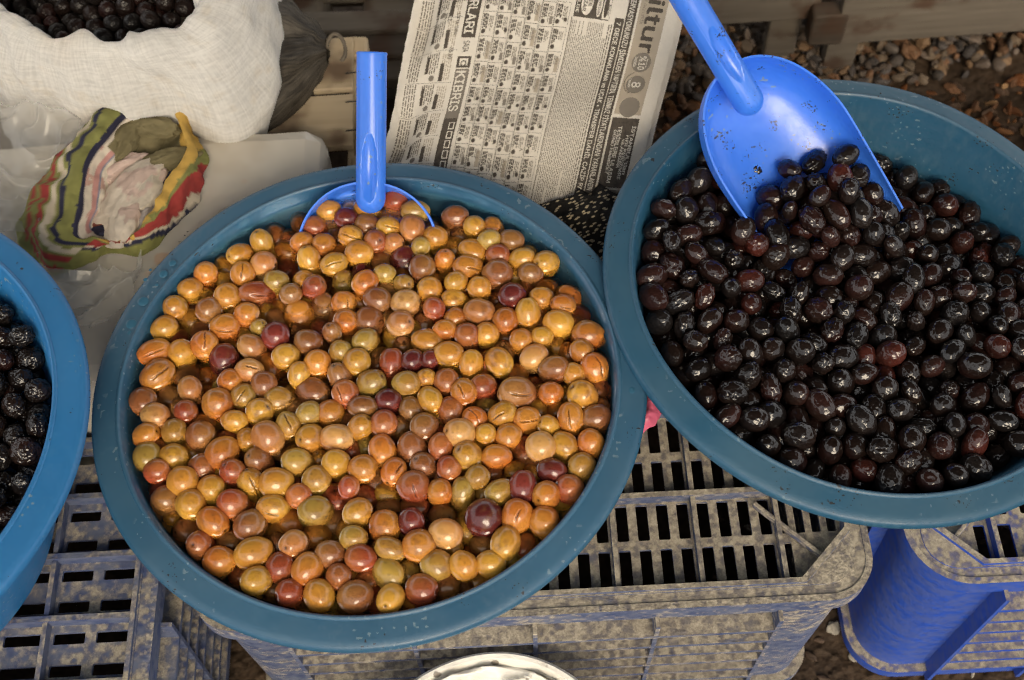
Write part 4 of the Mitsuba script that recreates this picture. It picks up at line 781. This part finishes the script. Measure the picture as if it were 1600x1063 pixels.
class Ink:
    def __init__(s): s.v, s.f, s.n = [], [], 0
    def rect(s, u0, u1, v0, v1, k=None):
        k = max(k or 1, int((v1-v0)/.02)); j = max(1, int((u1-u0)/.03)); U, V = np.meshgrid(np.linspace(u0, u1, j+1), np.linspace(v0, v1, k+1), indexing='ij')
        s.v.append(np.stack([U, V], -1).reshape(-1, 2)); s.f.append(grid_faces(j+1, k+1)+s.n); s.n += U.size
    def disc(s, u, v, ru, rv, n=28):
        a = np.linspace(0, 2*np.pi, n, endpoint=False); s.v.append(np.vstack([[u, v], np.stack([u+ru*np.cos(a), v+rv*np.sin(a)], 1)])); i = np.arange(n); s.f.append(np.stack([i*0, i+1, (i+1) % n+1], 1)+s.n); s.n += n+1
    def text(s, t, u, v, h, span=None, bold=True):
        """letters with their feet at u, tops towards +u, reading along +v; h in u; span: length in v"""
        m = meshkit.text_mesh(t, 1.0, .01, bold); top = m.vertices[:, 2] > .005; f = m.faces[top[m.faces].all(1)]; w = m.vertices[:, 0].max()
        x, y = m.vertices[:, 0], m.vertices[:, 1]; kx = (span/w) if span else h*1.42
        s.v.append(np.stack([u+y*h, v+x*kx], 1)); s.f.append(f+s.n); s.n += len(x)
    def build(s, name, mat, lift, label=None):
        p = np.vstack(s.v); add(name, trimesh.Trimesh(paper_pt(p[:, 0], p[:, 1], lift), np.vstack(s.f), process=False), mat, False, npk, label, kind='stuff')
ink, mid_, lite, white = Ink(), Ink(), Ink(), Ink()
rp = np.random.default_rng(77)
def lines(I, u0, u1, v0, v1, pitch, wmin=.008, wmax=.03, fill=.55):
    """columns of unreadably small text: each line a row of words"""
    u = u0
    while u+pitch <= u1:
        v = v0+rp.uniform(0, .004); end = v1-rp.uniform(0, .3)*(v1-v0)*(rp.random() < .3)
        while v < end:
            w = rp.uniform(wmin, wmax); I.rect(u, u+pitch*fill, v, min(v+w, end), 1); v += w+.0045
        u += pitch
# left: travel advertisements and text
for v0 in np.arange(-.28, 1.1, .145):
    lines(mid_, .030, .085, v0, v0+.135, .0095)
    lines(mid_, .095, .150, v0+.004, v0+.10, .0085)
    ink.rect(.098, .108, v0+.02, v0+.10); lines(lite, .155, .20, v0+.01, v0+.13, .008)
    ink.rect(.152, .166, v0+.055, v0+.135); mid_.disc(.125, v0+.12, .010, .014)
    mid_.rect(.026, .205, v0+.1405, v0+.1425)
ink.text('78.000', .160, -.02, .022, .095); ink.text('DENİZ&EGE', .190, -.06, .018, .135); ink.text('LİKYA TURU', .183, .135, .011, .10); ink.text('GÜNEY EGE', .098, .10, .010, .07); ink.text('GAP', .135, .125, .010, .03); ink.text('35.00', .176, .285, .013, .052); ink.text('C.I.S.', .150, .125, .016, .05)
# the dark headline strip with white letters
ink.rect(.212, .264, -.30, .245); ink.rect(.212, .264, .325, .375); mid_.rect(.212, .264, .38, .64); ink.rect(.212, .264, .64, 1.12)
white.text('TURLARI', .220, -.005, .033, .235); white.text('KIBRIS', .219, .385, .034, .215)
white.rect(.216, .260, .25, .32); ink.text('SAGA', .226, .26, .022, .05); white.rect(.222, .254, .335, .366); ink.text('C', .228, .342, .02)
for k in range(5): white.rect(.236, .258, .665+.05*k, .705+.05*k); ink.rect(.240, .254, .670+.05*k, .700+.05*k)
# the grid of small boxes
cols_ = np.linspace(.280, .600, 7)
for ci in range(6):
    a, b = cols_[ci], cols_[ci+1]; off = rp.uniform(0, .03)
    ink.rect(a-.0020, a-.0004, -.3, 1.1)
    for v0 in np.arange(-.32+off+ci*.012, 1.1, .1085):
        ink.rect(a, b-.004, v0+.1035, v0+.1055); ink.rect(b-.0046, b-.0034, v0, v0+.095)
        for k in range(3): lines(ink, a+.003+k*.0066, a+.0098+k*.0066, v0+.005, v0+.062+.01*rp.random(), .0066, .008, .022, .80)
        ink.disc(a+.010, v0+.083, .0075, .0105, 14)
        lines(mid_, a+.026, b-.008, v0+.012, v0+.05+.045*rp.random(), .0056, .010, .03, .6)
        j = rp.integers(5)
        if j == 0: ink.disc(b-.014, v0+.072, .006, .010, 10)
        elif j == 1: mid_.rect(b-.020, b-.008, v0+.058, v0+.092)
        elif j == 2: mid_.text(('A', 'ev', 'S', '&')[rp.integers(4)], b-.021, v0+.062, .012)
        elif j == 3: lite.rect(b-.022, b-.007, v0+.02, v0+.092)
# dark panel and the price table
mid_.rect(.606, .610, .13, 1.12); ink.rect(.612, .745, -.30, .128)
white.disc(.655, .060, .022, .058); ink.text('HER', .659, .028, .013, .05); ink.text('PAZAR', .641, .018, .013, .085); white.text('• TATİLDE', .617, -.04, .011, .15); white.disc(.702, .07, .010, .05); ink.text('HORIZON', .698, .03, .008, .08); white.rect(.716, .744, .0, .125); ink.disc(.728, .07, .008, .05); ink.text('Pamir', .734, .06, .009)
for a in np.arange(.612, .742, .0068): lines(mid_, a, a+.0068, .14 if rp.random() < .7 else .20, 1.1, .0066, .012, .05, .42)
# strips of slogans
ink.rect(.768, .802, .11, 1.12); lines(mid_, .748, .766, .14, 1.1, .009); ink.rect(.806, .842, -.30, 1.12)
white.text('7 GECE KONAKLAMA ve UÇAK • TRANSFER DAHİL CAZİP PAKET', .776, .125, .0165, .90); white.text('REZERVASYONUNUZU ŞİMDİDEN YAPTIRIN, TEMMUZ FİYATLARINDAN YARARLANIN', .813, -.02, .0195, .985)
# grey panel with the big name and the round badges
lite.rect(.850, .952, -.30, .60); ink.text('iltur', .880, -.002, .056, .252, True); mid_.text('SİZİ GEZDİRİR', .862, -.02, .009, .14, False)
mid_.disc(.902, .300, .036, .053); white.text('%10', .893, .263, .024, .078); lines(white, .922, .932, .275, .33, .006, .01, .02, .4); white.text('İNDİRİM', .874, .272, .009, .055)
mid_.disc(.902, .428, .036, .053); white.text('8', .888, .410, .032); white.text('TAKSİT', .873, .393, .009, .055)
for a in np.linspace(2.0, 4.3, 16): ink.disc(.902+.044*math.cos(a), .420+.066*math.sin(a), .0016, .0045, 6)
mid_.disc(.902, .560, .038, .055); lines(lite, .88, .93, .51, .585, .007, .01, .03, .4)
ink.rect(.850, .952, .62, .94); mid_.rect(.850, .952, .95, 1.1)
for t, u, v, h, sp_ in (('İSTANBUL’dan', .932, .655, .013, .22), ('HER PERŞEMBE', .917, .70, .011, .2), ('ve ANKARA', .904, .72, .011, .13), ('TESİSLERE ULAŞIM', .880, .66, .014, .26), ('GÜNÜ HAREKET', .866, .68, .010, .2)): white.text(t, u, v, h, sp_)
for v0 in (.96, 1.02): 
    for u0 in (.858, .885, .912): lite.rect(u0, u0+.02, v0, v0+.045)
lite.build('grey_tint', 'm_ink_light', .0004, 'pale grey printed tints'); mid_.build('small_print', 'm_ink_mid', .0007, 'columns of small grey print'); ink.build('dark_print', 'm_ink', .0010, 'black strips, boxes and lettering')
# letters reversed out of the strips
white.build('reversed_print', 'm_paper', .0013, 'paper coloured lettering on the black strips')
# the blacked-in SAGA etc. sit on white boxes: drawn again above them
top_ = Ink(); top_.text('SAGA', .226, .26, .022, .05); top_.text('C', .228, .342, .02); top_.text('HER', .659, .028, .013, .05); top_.text('PAZAR', .641, .018, .013, .085); top_.text('HORIZON', .698, .03, .008, .08); top_.disc(.728, .07, .008, .05); top_.text('Pamir', .734, .06, .009)
for k in range(5): top_.rect(.240, .254, .670+.05*k, .700+.05*k)
top_.build('dark_print', 'm_ink', .0016)
# what carries the newspaper
cb = thing('support_box', 'low wooden box hidden under the newspaper', 'box')
c0 = paper_pt(.5, .45)
for dx in (-.085, 0, .085): board(cb, 'plank', [c0[0]+dx-.01, c0[1]+.02, -.075], (.07, .16, .012), 'm_wood_dark')
for sx_ in (-1, 1): board(cb, 'side', [c0[0]-.01+sx_*.11, c0[1]+.02, (GZ-.085)/2], (.012, .15, -.085-GZ), 'm_wood_dark')

# ------------------------------------------------------------------ black speckled cloth, pink scrap, bucket, droplets
def lump(quad, n, zfun, seed, f, amp):
    u, v = np.meshgrid(np.linspace(0, 1, n), np.linspace(0, 1, n), indexing='ij'); A, B_, C2, D_ = (np.array(p) for p in quad)
    p = (A*(1-u[..., None])+B_*u[..., None])*(1-v[..., None]) + (D_*(1-u[..., None])+C2*u[..., None])*v[..., None]
    p[..., 2] += zfun(u, v) + amp*((meshkit.fbm(p*f, 3, seed)-.5) + (1-np.abs(meshkit.noise(p*f*1.3, seed+1)-.5)*2)**2*.8); return p
zc = -.075
cl = lump([at(800, 322, zc), at(1010, 285, zc), at(985, 420, zc-.01), at(880, 420, zc-.01)], 90, lambda u, v: .030*np.sin(u*np.pi)**.6*np.sin(v*np.pi)**.6-.012, 3, 34, .020)
add('patterned_cloth', clear_of_basins(solid(cl[:, ::-1], .0012)), 'm_speck', 60, None, 'black cloth with a pale speckled print crumpled between the two teal basins', 'cloth')
pk_ = lump([at(1000, 605, -.10), at(1040, 640, -.10), at(1022, 675, -.10), at(992, 690, -.10)], 40, lambda u, v: .015*np.sin(u*3)*np.sin(v*3), 5, 60, .018)
add('plastic_scrap', clear_of_basins(solid(pk_[:, ::-1], .0004)), 'm_pink', 50, None, 'scrap of pink plastic squeezed between the two teal basins', 'scrap')
bc = at(765, 1021, -.205); Rb = .112; cy_ = bc[1]-Rb
prof = [(0, GZ+.002), (.085, GZ+.002), (.09, GZ+.008), (.1045, -.222), (.110, -.214), (.1145, -.211), (.1145, -.206), (.112, -.2035), (.1085, -.2045), (.1055, -.209), (.1025, -.222), (.087, GZ+.012), (0, GZ+.006)]
bk = lathe(prof, 140); bk.vertices[:, :2] *= (1+.012*np.sin(3*np.arctan2(bk.vertices[:, 1], bk.vertices[:, 0])))[:, None]; bk.vertices[:, 2] += .002*np.sin(5*np.arctan2(bk.vertices[:, 1], bk.vertices[:, 0])+1)
bk.apply_translation([bc[0], cy_, 0])
bkk = thing('bucket', 'chipped off white bucket at the bottom edge in front of the muddy crate', 'bucket')
add('shell', bk, 'm_enamel', 40, bkk)
u, v = np.meshgrid(np.linspace(0, 1, 60), np.linspace(0, 2*np.pi, 120), indexing='ij'); rr_ = .1045*u; fx = np.stack([rr_*np.cos(v), rr_*np.sin(v), -.222+.010*u**6], -1)
fx[..., 2] += .012*(1-np.abs(meshkit.noise(fx*40, 3)-.5)*2)**3*(u < .97) - .02*(1-u)
fx += [bc[0], cy_, 0]
add('lid_film', trimesh.Trimesh(fx.reshape(-1, 3), grid_faces(60, 120), process=False), 'm_enamel', True, bkk, 'crumpled white plastic lining inside the bucket')
# droplets of brine on the left of the middle basin's rim, and black specks on the rims
dp = []
for px, py, r_ in ((269.5, 411, 6.2), (255, 428, 7.5), (235, 422, 2.5), (227, 437, 3.4), (245, 445, 3), (223.5, 471, 9), (205, 506, 9), (202, 520, 4), (985, 610, 7), (948, 762, 6)):
    s = ICO[3].copy(); s.update_faces((s.vertices[s.faces][:, :, 2] > -.05).all(1)); s.vertices *= np.array([1, 1, .2])*r_*.00054; s.apply_translation(at(px, py, .0012)); dp.append(s)
add('brine_drops', trimesh.util.concatenate(dp), 'm_drop', True, None, 'drops of brine standing on the rim of the middle basin', 'drops', None, 'stuff')
sp_ = []
for px, py, z in ((293, 362, .0014), (289, 368, .0014), (280, 378, .0014), (269, 398, .0014), (332, 383, .002), (459, 296, .002), (34, 420, .056), (27, 411, .055), (60, 395, .055), (70, 415, .055), (1227, 121, .045), (1125, 163, .05), (1376, 146, -.004), (1450, 205, -.03)):
    s = ICO[1].copy(); s.vertices *= np.array([1, .7, .5])*.00085*(1.6 if (px, py) in ((34, 420), (1227, 121)) else 1); s.apply_translation(at(px, py, z)); sp_.append(s)
add('dirt_specks', trimesh.util.concatenate(sp_), 'm_black', True, None, 'black specks of olive skin stuck to the basin rims', 'specks', None, 'stuff')
